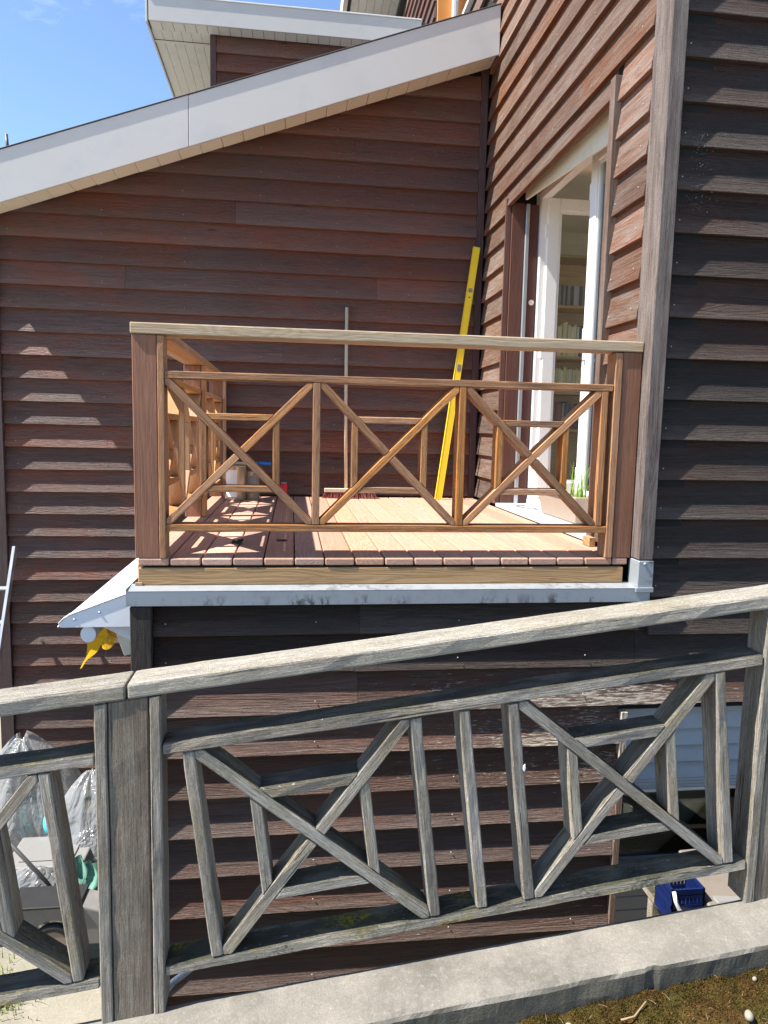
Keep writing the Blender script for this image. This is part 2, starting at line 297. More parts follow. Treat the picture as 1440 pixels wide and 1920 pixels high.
M['rod'] = plain('rod_dark_grey', (0.06, 0.06, 0.06), 0.45)
M['tealcloth'] = plain('cloth_sea_green', (0.13, 0.27, 0.21), 0.9, dscale=20, dirt=(0.08, 0.2, 0.15), dirt_amt=0.5)
M['cyan'] = plain('bag_print_cyan', (0.10, 0.55, 0.66), 0.5)
M['blue'] = plain('plastic_royal_blue', (0.006, 0.016, 0.085), 0.4)
M['bluebr'] = plain('brush_handle_blue', (0.01, 0.16, 0.55), 0.4)
M['card'] = plain('cardboard', (0.42, 0.32, 0.17), 0.85, dscale=5)
M['tin'] = plain('tin_metal', (0.45, 0.40, 0.30), 0.35, metal=0.7, dscale=10, dirt=(0.35, 0.22, 0.06), dirt_amt=0.6)
M['redcan'] = plain('can_red', (0.62, 0.02, 0.03), 0.3, metal=0.2)
M['bristle'] = plain('bristle_red', (0.21, 0.06, 0.055), 0.8, dscale=60)
M['broomw'] = wood('broom_handle_wood', (0.50, 0.40, 0.27), (0.64, 0.54, 0.40), ring=0.3, bump=0.1, vary=0.05)
M['orange'] = plain('shutter_orange_wood', (0.62, 0.24, 0.05), 0.5, dscale=5)
M['soil'] = plain('potting_soil', (0.03, 0.022, 0.016), 0.95, dscale=30, bump=1)
M['leaf'] = plain('leaf_green', (0.16, 0.30, 0.03), 0.55, dscale=20)
M['grass'] = plain('grass_yellow_green', (0.22, 0.27, 0.05), 0.7, dscale=8)
M['stone'] = plain('pebble_pale', (0.25, 0.22, 0.17), 0.7, dscale=40)
M['twig'] = plain('twig_straw', (0.27, 0.19, 0.11), 0.8, dscale=30)
M['nail'] = plain('nail_galvanised', (0.42, 0.42, 0.40), 0.5)
M['scrap'] = plain('scrap_black', (0.025, 0.022, 0.02), 0.8)
M['web'] = plain('cobweb', (0.55, 0.55, 0.55), 0.6)
M['slat'] = plain('shutter_slat_white', (0.40, 0.40, 0.385), 0.45, dscale=3, dirt=(0.5, 0.5, 0.48), dirt_amt=0.4)
n_ = NT('moss_rust_green'); v_, _, _t = n_.coords(False)
f1, f2, f3 = n_.noise(v_, 9, 6, 0.65), n_.noise(v_, 60, 6, 0.7), n_.noise(v_, 240, 3, 0.6)
c_ = n_.mix(n_.rng(f1, 0.38, 0.62), (0.125, 0.058, 0.018), (0.090, 0.080, 0.017))
c_ = n_.mix(n_.rng(f2, 0.4, 0.65), c_, (0.05, 0.038, 0.010)); c_ = n_.mix(n_.rng(f3, 0.55, 0.7, 0, 0.7), c_, (0.34, 0.24, 0.08))
n_.inp(Base_Color=c_, Roughness=0.95, Specular_IOR_Level=0.1); n_.bump(n_.math('ADD', f2, f3), 1.0, 0.012); M['moss'] = n_.m

# ------------------------------------------------------------------ object helpers
WM = {}
def link(o, parent=None, mw=None):
    COL.objects.link(o); mw = mw if mw is not None else Matrix.Identity(4); WM[o] = mw
    if parent is not None:
        o.parent = parent; o.matrix_local = WM[parent].inverted() @ mw
    else: o.matrix_local = mw
    return o
def tag(o, label=None, cat=None, group=None, kind=None):
    if label: o['label'] = label
    if cat: o['category'] = cat
    if group: o['group'] = group
    if kind: o['kind'] = kind
    return o
def thing(name, label, cat, loc=(0, 0, 0), group=None):
    o = bpy.data.objects.new(name, None); o.empty_display_size = 0.1
    return tag(link(o, None, Matrix.Translation(loc)), label, cat, group)
def mesh_obj(name, bm, mat, parent=None, mw=None, smooth=False):
    bmesh.ops.recalc_face_normals(bm, faces=bm.faces)
    me = bpy.data.meshes.new(name); bm.to_mesh(me); bm.free()
    for m in (mat if isinstance(mat, (list, tuple)) else [mat]): me.materials.append(m)
    if smooth:
        for p in me.polygons: p.use_smooth = True
    return link(bpy.data.objects.new(name, me), parent, mw)
def bev(bm, w, seg=1):
    if w > 0: bmesh.ops.bevel(bm, geom=list(bm.edges), offset=w, segments=seg, profile=0.5, affect='EDGES', clamp_overlap=True)
def wobble(bm, amp, f=9.0, step=0.0, seed=0.0):
    if step > 0:
        xs = [v.co.x for v in bm.verts]; x0, x1 = min(xs), max(xs); k = int((x1-x0)/step)
        for i in range(1, k):
            x = x0 + (x1-x0)*i/k
            g = list(bm.verts)+list(bm.edges)+list(bm.faces)
            bmesh.ops.bisect_plane(bm, geom=g, plane_co=(x, 0, 0), plane_no=(1, 0, 0))
    for v in bm.verts:
        p = Vector((v.co.x*f, v.co.y*40+seed, v.co.z*40))
        v.co.y += amp*mnoise.noise(p); v.co.z += amp*mnoise.noise(p+Vector((31, 7, 3)))
FR = Matrix.Identity(4)                                              # u=X, w=Y (depth), v=Z
def frame(o, ex, ey, ez):
    m = Matrix.Identity(4)
    for i in range(3): m[i][0], m[i][1], m[i][2], m[i][3] = ex[i], ey[i], ez[i], o[i]
    return m
def prism(name, poly, w0, w1, mat, parent, ang=0.0, fr=FR, bevel=0.003, wob=0.0, step=0.0, seg=1):
    cx = sum(p[0] for p in poly)/len(poly); cz = sum(p[1] for p in poly)/len(poly)
    ca, sa = math.cos(ang), math.sin(ang); hw = (w1-w0)/2
    loc = [((x-cx)*ca+(z-cz)*sa, -(x-cx)*sa+(z-cz)*ca) for x, z in poly]
    bm = bmesh.new()
    a = [bm.verts.new((x, -hw, z)) for x, z in loc]; b = [bm.verts.new((x, hw, z)) for x, z in loc]
    n = len(a); bm.faces.new(a); bm.faces.new(b[::-1])
    for i in range(n): bm.faces.new((a[i], b[i], b[(i+1) % n], a[(i+1) % n]))
    bmesh.ops.recalc_face_normals(bm, faces=bm.faces)
    bev(bm, bevel, seg)
    if wob: wobble(bm, wob, step=step, seed=random.random()*50)
    R = Matrix(((ca, 0, -sa, cx), (0, 1, 0, (w0+w1)/2), (sa, 0, ca, cz), (0, 0, 0, 1)))
    return mesh_obj(name, bm, mat, parent, fr @ R)
AX = {'X': ((1, 0, 0), (0, 1, 0), (0, 0, 1)), 'Y': ((0, 1, 0), (-1, 0, 0), (0, 0, 1)), 'Z': ((0, 0, 1), (0, 1, 0), (-1, 0, 0))}
def box(name, lo, hi, mat, parent=None, axis='X', bevel=0.002, seg=1):
    ex, ey, ez = (Vector(a) for a in AX[axis]); c = (Vector(lo)+Vector(hi))/2; d = Vector(hi)-Vector(lo)
    ln = [abs(d.dot(e))/2 for e in (ex, ey, ez)]
    bm = bmesh.new(); bmesh.ops.create_cube(bm, size=1)
    for v in bm.verts: v.co = Vector((v.co.x*2*ln[0], v.co.y*2*ln[1], v.co.z*2*ln[2]))
    bev(bm, min(bevel, min(ln)*0.5), seg)
    return mesh_obj(name, bm, mat, parent, frame(c, ex, ey, ez))
def boxbm(bm, lo, hi):
    r = bmesh.ops.create_cube(bm, size=1)
    for v in r['verts']:
        v.co = Vector([(lo[i]+hi[i])/2 + v.co[i]*(hi[i]-lo[i]) for i in range(3)])
def clip(poly, a, b, c):                                             # keep a*u+b*v >= c
    r = []
    for i in range(len(poly)):
        p, q = poly[i], poly[(i+1) % len(poly)]; dp, dq = a*p[0]+b*p[1]-c, a*q[0]+b*q[1]-c
        if dp >= 0: r.append(p)
        if (dp > 0) != (dq > 0) and abs(dp-dq) > 1e-12:
            t = dp/(dp-dq); r.append((p[0]+(q[0]-p[0])*t, p[1]+(q[1]-p[1])*t))
    o = []
    for p in r:
        if not o or (abs(p[0]-o[-1][0])+abs(p[1]-o[-1][1])) > 1e-5: o.append(p)
    if len(o) > 1 and abs(o[0][0]-o[-1][0])+abs(o[0][1]-o[-1][1]) < 1e-5: o.pop()
    return o
def rect(a, b, c, d): return [(a, c), (b, c), (b, d), (a, d)]
def lathe(name, prof, mat, parent=None, mw=None, n=20, smooth=True):
    bm = bmesh.new(); rows = []
    for r, z in prof: rows.append([bm.verts.new((r*math.cos(2*math.pi*i/n), r*math.sin(2*math.pi*i/n), z)) for i in range(n)])
    for a, b in zip(rows, rows[1:]):
        for i in range(n): bm.faces.new((a[i], a[(i+1) % n], b[(i+1) % n], b[i]))
    bm.faces.new(rows[0][::-1]); bm.faces.new(rows[-1])
    o = mesh_obj(name, bm, mat, parent, mw)
    if smooth:
        for p in o.data.polygons: p.use_smooth = len(p.vertices) == 4
    return o
def tubebm(bm, pts, r, n=8, r1=None):
    pts = [Vector(p) for p in pts]; rows = []
    for i, p in enumerate(pts):
        t = (pts[min(i+1, len(pts)-1)]-pts[max(i-1, 0)]).normalized()
        a = t.cross(Vector((0, 0, 1)) if abs(t.z) < 0.9 else Vector((1, 0, 0))).normalized(); b = t.cross(a)
        rr = r if r1 is None else r+(r1-r)*i/(len(pts)-1)
        rows.append([bm.verts.new(p+a*rr*math.cos(2*math.pi*k/n)+b*rr*math.sin(2*math.pi*k/n)) for k in range(n)])
    for a, b in zip(rows, rows[1:]):
        for k in range(n): bm.faces.new((a[k], a[(k+1) % n], b[(k+1) % n], b[k]))
    bm.faces.new(rows[0][::-1]); bm.faces.new(rows[-1])
def tube(name, pts, r, mat, parent=None, n=8, r1=None, mw=None):
    bm = bmesh.new(); tubebm(bm, pts, r, n, r1); return mesh_obj(name, bm, mat, parent, mw, smooth=True)

# ------------------------------------------------------------------ clapboards
E_ = 0.19
def board(length, fr, mat, parent, E=E_, t=0.036, tone=0.0, seed=None, end=None):
    """length along local x from 0; local z up from the butt; local -y outwards"""
    bm = bmesh.new(); k = max(1, int(length/0.22)); sd = random.random()*90
    rows = []
    for i in range(k+1):
        x = length*i/k
        dz = 0.0014*mnoise.noise(Vector((x*1.7, sd, 0)))+0.0010*mnoise.noise(Vector((x*9, sd, 4)))
        dy = 0.0012*mnoise.noise(Vector((x*1.3, sd, 9)))
        pr = [(-t+dy+0.0020, dz), (-t+dy, dz+0.0022), (-0.0036, E+0.015), (0, E+0.015), (-0.0066, dz)]
        rows.append([bm.verts.new((x, y, z)) for y, z in pr])
    for a, b in zip(rows, rows[1:]):
        for j in range(5): bm.faces.new((a[j], a[(j+1) % 5], b[(j+1) % 5], b[j]))
    bm.faces.new(rows[0][::-1]); bm.faces.new(rows[-1])
    tilt = Matrix.Rotation(random.uniform(-0.0011, 0.0011)/max(0.5, length), 4, 'Y')
    o = mesh_obj('siding_board', bm, mat, parent, fr @ tilt); o['tone'] = float(tone)
    return o
def run(x0, x1, z, wall, mat, parent, E=E_, tone=0.0, split=None, t=0.036):
    """wall: ('Y', plane) faces -Y, or ('X', plane) faces -X (x0,x1 are then Y values)"""
    cuts = [x0]+sorted(s for s in (split or []) if x0+0.3 < s < x1-0.3)+[x1]
    for a, b in zip(cuts, cuts[1:]):
        a2, b2 = a+0.001, b-0.001
        if wall[0] == 'Y': f = frame((a2, wall[1], z), (1, 0, 0), (0, 1, 0), (0, 0, 1))
        else: f = frame((wall[1], b2, z), (0, -1, 0), (1, 0, 0), (0, 0, 1))
        board(b2-a2, f, mat, parent, E, t, tone=max(0, tone+random.uniform(-0.08, 0.08)))
def nails(parent, wall, pts):
    bm = bmesh.new()
    for a, z in pts:
        if wall[0] == 'Y': m = Matrix.Translation((a, wall[1], z)) @ Matrix.Rotation(math.pi/2, 4, 'X')
        else: m = Matrix.Translation((wall[1], a, z)) @ Matrix.Rotation(math.pi/2, 4, 'Y')
        bmesh.ops.create_cone(bm, cap_ends=True, segments=6, radius1=0.0032, radius2=0.0026, depth=0.004, matrix=m)
    tag(mesh_obj('nail_heads', bm, M['nail'], parent), kind='stuff')

# ------------------------------------------------------------------ ground, ramp, curb
RS, RA = 0.1217, -1.2343                                             # ramp slope and curb height at x = 0
def grid_struct(name, x0, x1, y0, y1, nx, ny, zf, mat, kind='structure'):
    bm = bmesh.new()
    g = [[bm.verts.new((x0+(x1-x0)*i/nx, y0+(y1-y0)*j/ny, zf(x0+(x1-x0)*i/nx, y0+(y1-y0)*j/ny))) for j in range(ny+1)] for i in range(nx+1)]
    for i in range(nx):
        for j in range(ny): bm.faces.new((g[i][j], g[i+1][j], g[i+1][j+1], g[i][j+1]))
    return tag(mesh_obj(name, bm, mat, None, None, smooth=True), kind=kind)
GZ = -2.75
bm = bmesh.new(); bmesh.ops.create_grid(bm, x_segments=1, y_segments=1, size=600, matrix=Matrix.Translation((0, 0, GZ)))
tag(mesh_obj('ground', bm, M['yard']), kind='structure')
def rz(x): return RA+RS*max(-7, min(9, x))
grid_struct('ramp', -7, 9, -9, -1.39, 64, 30, lambda x, y: rz(x)-0.105+0.004*mnoise.noise(Vector((x*3, y*3, 0))), M['ramp'])
bm = bmesh.new(); NX = 420; rows = []
prof = [(-1.388, -0.35), (-1.390, -0.060), (-1.389, -0.015), (-1.384, -0.004), (-1.371, 0.0), (-1.27, 0.0), (-1.185, -0.001), (-1.172, -0.008), (-1.168, -0.03), (-1.168, -3.4)]
for i in range(NX+1):
    x = -3.0+7.0*i/NX; row = []
    for j, (y, dz) in enumerate(prof):
        p = Vector((x*7, y*30, dz*30)); q = Vector((x*22, y*40, dz*40))
        a = 0.0035 if 1 <= j <= 4 else 0.0012
        cut = -0.006 if abs(x-1.793) < 0.022 and j < 4 else 0
        row.append(bm.verts.new((x, y-a*mnoise.noise(q)-cut+0.004*mnoise.noise(p), rz(x)+dz+a*0.35*mnoise.noise(p)+a*0.8*mnoise.noise(q)+a*0.5*mnoise.noise(q*2.7))))
    rows.append(row)
for a, b in zip(rows, rows[1:]):
    for j in range(len(prof)-1): bm.faces.new((a[j], a[j+1], b[j+1], b[j]))
tag(mesh_obj('curb', bm, M['curb'], None, None), kind='structure')

# ------------------------------------------------------------------ house
house = thing('house', 'brown timber clad house with white edged lean-to roof and wall with open french door', 'house', (2.35, 3.07, GZ))
BY, AY, CX = 3.097, -0.024, 2.366                                     # backing planes of the three clad walls
bw = prism('back_wall', [(-1.79, GZ-0.05), (2.345, GZ-0.05), (2.345, 3.75), (-1.79, 2.26)], BY, BY+0.2, M['dark'], house, bevel=0)
sw = None
bm = bmesh.new()
OY0, OY1, OZ0, OZ1 = 0.50, 2.36, 0.0, 2.46                            # french door opening in the side wall
boxbm(bm, (CX, -0.036, -0.2), (CX+0.2, OY0, 7.2)); boxbm(bm, (CX, OY1, GZ), (CX+0.2, 3.6, 7.2))
boxbm(bm, (CX, OY0, OZ1), (CX+0.2, OY1, 7.2)); boxbm(bm, (CX, OY0, -0.30), (CX+0.2, OY1, 0.0))
boxbm(bm, (CX, 3.6, 4.4), (CX+0.2, 5.7, 4.7)); boxbm(bm, (CX, 5.7, 3.0), (CX+0.2, 9.6, 7.2)); boxbm(bm, (CX, 3.6, 6.9), (CX+0.2, 5.7, 7.2))
sw = mesh_obj('side_wall', bm, M['dark'], house)
bm = bmesh.new()
boxbm(bm, (2.36, AY, -0.76), (5.2, AY+0.15, 7.2)); boxbm(bm, (-0.02, AY, GZ-0.05), (2.335, AY+0.15, -0.2)); boxbm(bm, (2.335, AY+0.002, -0.76), (2.36, AY+0.15, -0.2))
boxbm(bm, (3.9, AY, GZ), (5.2, AY+0.15, -0.76)); boxbm(bm, (-0.018, AY+0.15, GZ), (0.10, 3.07, -0.2))
fw = mesh_obj('front_wall', bm, M['dark'], house)
box('roof_deck', (2.3, -0.1, 7.2), (9, 9.8, 7.4), M['roof'], house, bevel=0)
bm = bmesh.new()
for lo_, hi_ in (((5.2, -0.04, GZ), (5.4, 0.2, 7.2)), ((5.2, 3.95, GZ), (5.4, 9.6, 7.2)), ((5.2, 0.2, GZ), (5.4, 3.95, 0.0)), ((5.2, 0.2, 2.58), (5.4, 3.95, 7.2))): boxbm(bm, lo_, hi_)
mesh_obj('end_wall', bm, M['room'], house)  # wide opening added in this unseen wall to brighten the room

slope = 0.3566
def soff(x): return 2.254+slope*(x+1.661)
# back wall boards
zB = 2.095+0.189*9
jn = {0: [0.9], 2: [-0.4], 5: [1.2], 8: [0.2], 11: [-0.7, 1.4], 14: [0.6], 17: [-0.2], 20: [1.0], 23: [0.1], 27: [0.7]}
pts = []
for k in range(36):
    z = zB-0.189*k
    if z < GZ: break
    x0 = max(-1.69, (z-2.254)/slope-1.661-0.02) if z > 2.2 else -1.69
    if x0 > 2.1: continue
    tone = max(0.02, min(0.95, 0.28*(soff(0.3)-0.0-1.4 and (z-0.9)/1.3))) if z > 0.9 else 0.03
    if z > 1.7: tone = max(tone, 0.7*(z-1.5))
    if k == 18: tone = 0.55
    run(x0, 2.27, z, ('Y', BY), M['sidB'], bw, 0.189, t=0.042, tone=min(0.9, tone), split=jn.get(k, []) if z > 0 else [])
    for cx in (-1.6, -0.877, -0.218, 0.416, 1.053, 1.69):
        if cx > x0+0.05: pts.append((cx+random.uniform(-.01, .01), z+0.05))
nails(bw, ('Y', BY-0.0388), pts)
box('corner_trim', (-1.80, BY-0.062, GZ), (-1.692, BY-0.001, 2.25), M['trim'], bw, 'Z')
box('corner_trim', (2.272, BY-0.026, 0.002), (2.334, BY-0.001, 3.72), M['trim'], bw, 'Z')
# side wall boards
pts = []
for k in range(-1, 60):
    z = 0.017+0.19*k
    if z > 7.0: break
    if z < -0.1: continue
    y1 = 3.052 if z < 4.3 else 9.6
    if z < 2.2:
        if z > -0.1:
            run(0.088, 0.437, z, ('X', CX), M['sidC'], sw, tone=0.2+random.random()*0.4)
            run(2.372, 3.052, z, ('X', CX), M['sidC'], sw, tone=0.05)
            pts += [(0.15, z+0.06), (0.40, z+0.055), (2.95, z+0.05)]
    elif z < 2.4:
        run(0.088, 0.437, z, ('X', CX), M['sidC'], sw, tone=0.4); run(2.42, y1, z, ('X', CX), M['sidC'], sw, tone=0.1)
        run(0.502, 2.418, 2.345, ('X', CX), M['sidC'], sw, 0.142, tone=0.2)
    elif z < 4.3:
        run(0.088, y1, z, ('X', CX), M['sidC'], sw, tone=0.15+0.35*random.random(), split=[[1.9], [1.0], [2.3], []][k % 4])
        pts += [(y, z+0.05) for y in (0.2, 0.8, 1.4, 2.0, 2.6)]
    else:
        if z < 4.55 or z > 6.8: run(0.088, 9.58, z, ('X', CX), M['sidC'], sw, tone=0.15, split=[2.0, 4.5, 7.0])
        else:
            run(0.088, 3.5, z, ('X', CX), M['sidC'], sw, tone=0.1); run(5.8, 9.58, z, ('X', CX), M['sidB'], sw, tone=0.2)
nails(sw, ('X', CX-0.0335), pts)
# front wall boards, above and right of the corner post
pts = []
for k in range(0, 50):
    z = 0.009-0.19+0.19*(k-1)
    if z < -0.45 or z > 7.0: continue
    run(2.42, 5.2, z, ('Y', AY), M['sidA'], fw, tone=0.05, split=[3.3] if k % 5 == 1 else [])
    pts += [(2.442, z+0.055), (3.05, z+0.055)]
nails(fw, ('Y', AY-0.0335), pts)
pts = []
for z, E in ((-0.345, 0.17), (-0.525, 0.18), (-0.722, 0.197), (-0.918, 0.196), (-1.117, 0.199), (-1.31, 0.193), (-1.506, 0.196), (-1.706, 0.2), (-1.90, 0.194), (-2.10, 0.2), (-2.30, 0.2), (-2.5, 0.2), (-2.7, 0.2)):
    if z > -0.3: continue
    if z > -0.73: run(0.075, 3.9 if z < -0.4 else 2.37, z, ('Y', AY), M['sidA' if z > -0.6 else 'sidL'], fw, E, t=0.036 if z > -0.6 else 0.044, tone=0.1+0.2*(z < -0.6), split=[2.36, 0.98] if z > -0.6 and z < -0.4 else [1.0])  # top boards darkened: unweathered stain, plus flashing shade put into the colour
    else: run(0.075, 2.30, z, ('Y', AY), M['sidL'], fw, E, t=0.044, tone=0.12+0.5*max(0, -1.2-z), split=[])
    pts += [(x, z+0.06) for x in (0.13, 0.80, 1.47, 2.1)]
nails(fw, ('Y', AY-0.0405), pts)
# corner posts and trims
prism('corner_post', rect(2.336, 2.411, 0.004, 7.1), -0.0775, 0.084, M['cpost'], fw, math.pi/2, bevel=0.004, wob=0.0012, step=0.25)
box('corner_post', (-0.02, -0.077, GZ), (0.0725, AY+0.13, -0.203), M['lpost'], fw, 'Z', bevel=0.004)
box('opening_trim', (2.302, -0.072, GZ), (2.334, 0.10, -0.757), M['sidL'], fw, 'Z')
box('window_trim', (CX-0.052, 0.441, 0.02), (CX-0.001, 0.499, 2.43), M['sidC'], sw, 'Z', bevel=0.003)
box('window_trim', (CX-0.045, OY1-0.002, 0.02), (CX-0.001, OY1+0.014, 2.405), M['jamb'], sw, 'Z', bevel=0.003)
box('head_lining', (CX+0.001, OY0+0.023, 2.445), (2.58, OY1-0.023, 2.459), M['pboard'], sw, 'Y', bevel=0.002)
box('jamb_lining', (CX+0.001, OY1-0.022, 0.03), (2.468, OY1-0.001, 2.37), M['jamb'], sw, 'Z')
box('shutter_rail', (2.474, OY1-0.045, 0.03), (2.502, OY1-0.004, 2.36), M['alu'], sw, 'Z')
box('jamb_lining', (2.506, OY1-0.03, 0.03), (2.574, OY1-0.001, 2.36), M['redjamb'], sw, 'Z')
box('jamb_lining', (CX+0.001, OY0+0.001, 0.03), (2.574, OY0+0.022, 2.36), M['trim'], sw, 'Z')
FX = frame((2.43, 0, 0), (0, 1, 0), (-1, 0, 0), (0, 0, 1))
for q, (za, zb) in enumerate(((0.0, 0.62), (0.63, 0.80), (0.81, 1.0))):
    def zz(y, f): return (2.195+(y-0.53)*0.093)*(1-f)+2.444*f
    prism('shutter_slat', [(0.525, zz(0.525, za)), (2.20, zz(2.20, za)), (2.20, zz(2.20, zb)), (0.525, zz(0.525, zb))], -0.012+0.002*q, 0.006, M['cream'], sw, math.atan(0.06), FX, bevel=0.002)
lathe('plaster_blot', [(0.001, 0), (0.022, 0), (0.021, 0.003), (0.014, 0.006), (0.006, 0.004)], M['room'], sw, Matrix.Translation((2.545, OY1-0.031, 1.62)) @ Matrix.Rotation(math.pi/2, 4, 'X'))  # round cream blot of plaster on the jamb
# french door
bm = bmesh.new(); F0, F1 = 2.586, 2.65
boxbm(bm, (F0, OY1-0.075, 0.05), (F1, OY1-0.004, 2.46)); boxbm(bm, (F0, OY0+0.004, 0.05), (F1, OY0+0.06, 2.46))
boxbm(bm, (F0, OY0+0.06, 2.40), (F1, OY1-0.075, 2.46)); boxbm(bm, (F0-0.02, OY0+0.06, 0.032), (F1, OY1-0.075, 0.075))
fd = mesh_obj('french_door', bm, M['pvc'], house); 
def door_leaf(fr, w, h, hinge):
    bm = bmesh.new(); s = 0.095
    for a, b, c, d in ((0, s, 0, h), (w-s, w, 0, h), (s, w-s, 0, s+0.04), (s, w-s, h-s, h)):
        boxbm(bm, (a, 0, c), (b, 0.055, d))
    bev(bm, 0.006, 2)
    o = mesh_obj('door_leaf', bm, M['pvc'], fd, fr)
    bm = bmesh.new()
    for a, b, c, d in ((s-0.001, s+0.018, s+0.04, h-s), (w-s-0.018, w-s+0.001, s+0.04, h-s), (s+0.018, w-s-0.018, s+0.039, s+0.058), (s+0.018, w-s-0.018, h-s-0.018, h-s+0.001)):
        boxbm(bm, (a, 0.012, c), (b, 0.043, d))
    mesh_obj('glazing_bead', bm, M['pvc'], fd, fr)
    bm = bmesh.new(); boxbm(bm, (s, 0.024, s+0.04), (w-s, 0.030, h-s)); mesh_obj('door_glass', bm, M['glass'], fd, fr)
    bm = bmesh.new()
    for z in (0.25, h*0.5, h-0.25): boxbm(bm, (-0.012, 0.0, z-0.05), (0.004, 0.05, z+0.05))
    mesh_obj('hinge', bm, M['pvc'], fd, fr)
door_leaf(frame((F0-0.008, 1.335, 0.075), (0, -1, 0), (1, 0, 0), (0, 0, 1)), 0.79, 2.325, 1)        # closed leaf
door_leaf(frame((2.632, 2.262, 0.075), (1, 0, 0), (0, 1, 0), (0, 0, 1)), 0.86, 2.325, 0)             # leaf opened into the room
lathe('door_handle', [(0.001, 0), (0.012, 0), (0.012, 0.05), (0.001, 0.05)], M['alu'], fd, Matrix.Translation((2.56, 1.28, 1.08)) @ Matrix.Rotation(math.pi/2, 4, 'Y'))
# room behind the door
bm = bmesh.new()
boxbm(bm, (2.66, 3.95, -0.1), (5.2, 4.05, 2.7)); boxbm(bm, (2.66, 0.12, -0.1), (5.2, 0.2, 2.7)); boxbm(bm, (5.1, 0.2, 2.58), (5.18, 3.95, 2.7)); boxbm(bm, (2.55, 0.2, 2.62), (5.1, 3.95, 2.7))
boxbm(bm, (2.56, 2.40, -0.1), (2.66, 3.95, 2.62)); boxbm(bm, (2.56, 0.2, -0.1), (2.66, 0.49, 2.62)); boxbm(bm, (2.56, 0.49, 2.47), (2.66, 2.40, 2.62))
mesh_obj('room_walls', bm, M['room'], house)
box('room_floor', (2.66, 0.2, -0.02), (5.1, 3.95, 0.04), M['floor'], house, bevel=0)
sill = box('door_sill', (2.3215, OY0+0.024, 0.002), (2.60, OY1-0.024, 0.031), M['sill'], house, 'Y', bevel=0.002)
# lean-to roof
FY = 2.77
def up(x, o=0): return soff(x)+o
bm = bmesh.new()
pl = [(-1.915, up(-1.915, 0.035)), (2.338, up(2.338, 0.035)), (2.338, up(2.338, 0.352)), (-1.915, up(-1.915, 0.352))]
rp_ = prism('lean_to_roof', pl, FY+0.024, 6.2, M['roof'], house, 0, bevel=0)
cuts = [-1.93, -0.135, 2.335]
for a, b in zip(cuts, cuts[1:]):
    prism('fascia', [(a+0.0015, up(a, -0.028)), (b-0.0015, up(b, -0.028)), (b-0.0015, up(b, 0.352)), (a+0.0015, up(a, 0.352))], FY, FY+0.022, M['fascia'], rp_, math.atan(slope), bevel=0.003)
prism('roof_edge', [(-1.94, up(-1.94, 0.353)), (2.335, up(2.335, 0.353)), (2.335, up(2.335, 0.361)), (-1.94, up(-1.94, 0.361))], FY-0.008, FY+0.03, M['roof'], rp_, math.atan(slope), bevel=0.002)
x = -1.91
while x < 2.30:
    b = min(x+0.168, 2.335)
    prism('soffit_panel', [(x+0.002, up(x, 0.0)), (b-0.002, up(b, 0.0)), (b-0.002, up(b, 0.014)), (x+0.002, up(x, 0.014))], FY+0.024, BY-0.036-random.random()*0.006, M['soffit'], rp_, math.atan(slope), bevel=0.002)
    x = b
box('barge_end', (-1.945, FY+0.0, up(-1.93, -0.03)), (-1.931, 6.2, up(-1.93, 0.34)), M['fascia'], rp_, 'Y')
tube('vent_pipe', [(-3.36+0.02, 8, 4.3), (-3.36, 8, 4.64)], 0.022, M['rod'], None)
tag(bpy.data.objects['vent_pipe'], 'thin dark pipe poking up above the lean-to roof at the edge of the sky', 'pipe')
WMv = bpy.data.objects['vent_pipe']
# upper window on the side wall, above the lean-to roof
box('window_reveal', (CX-0.01, 5.68, 4.6), (CX+0.40, 5.72, 6.95), M['orange'], sw, 'Z')
bm = bmesh.new()
for a, b, c, d in ((3.6, 3.68, 4.7, 6.9), (5.6, 5.68, 4.7, 6.9), (4.6, 4.68, 4.78, 6.82), (3.68, 5.6, 4.7, 4.78), (3.68, 5.6, 6.82, 6.9)): boxbm(bm, (CX+0.16, a, c), (CX+0.22, b, d))
uw = mesh_obj('upper_window', bm, M['pvc'], house)
box('pane', (CX+0.19, 3.68, 4.78), (CX+0.196, 5.6, 6.82), M['glass'], uw, bevel=0)
box('sill', (CX-0.05, 3.6, 4.66), (CX+0.2, 5.68, 4.70), M['pvc'], uw, 'Y')
box('upper_room', (CX+0.6, 3.4, 4.4), (CX+0.7, 5.9, 7.1), M['room'], house, bevel=0)
# upper rear eave
ev = box('rear_eave', (1.50, 8.2, 7.32), (2.33, 9.9, 7.45), M['roof'], house, bevel=0)
for i in range(6): box('eave_plank', (1.56+i*0.125, 8.25, 7.295), (1.56+i*0.125+0.12, 9.4, 7.315), M['soffitw'], ev, 'Y')
box('eave_fascia', (1.43, 8.2, 7.24), (1.50, 9.9, 7.6), M['fascia'], ev, 'Y')
box('eave_end_wall', (1.50, 9.4, 6.0), (2.34, 9.6, 7.3), M['soffitw'], ev, bevel=0)

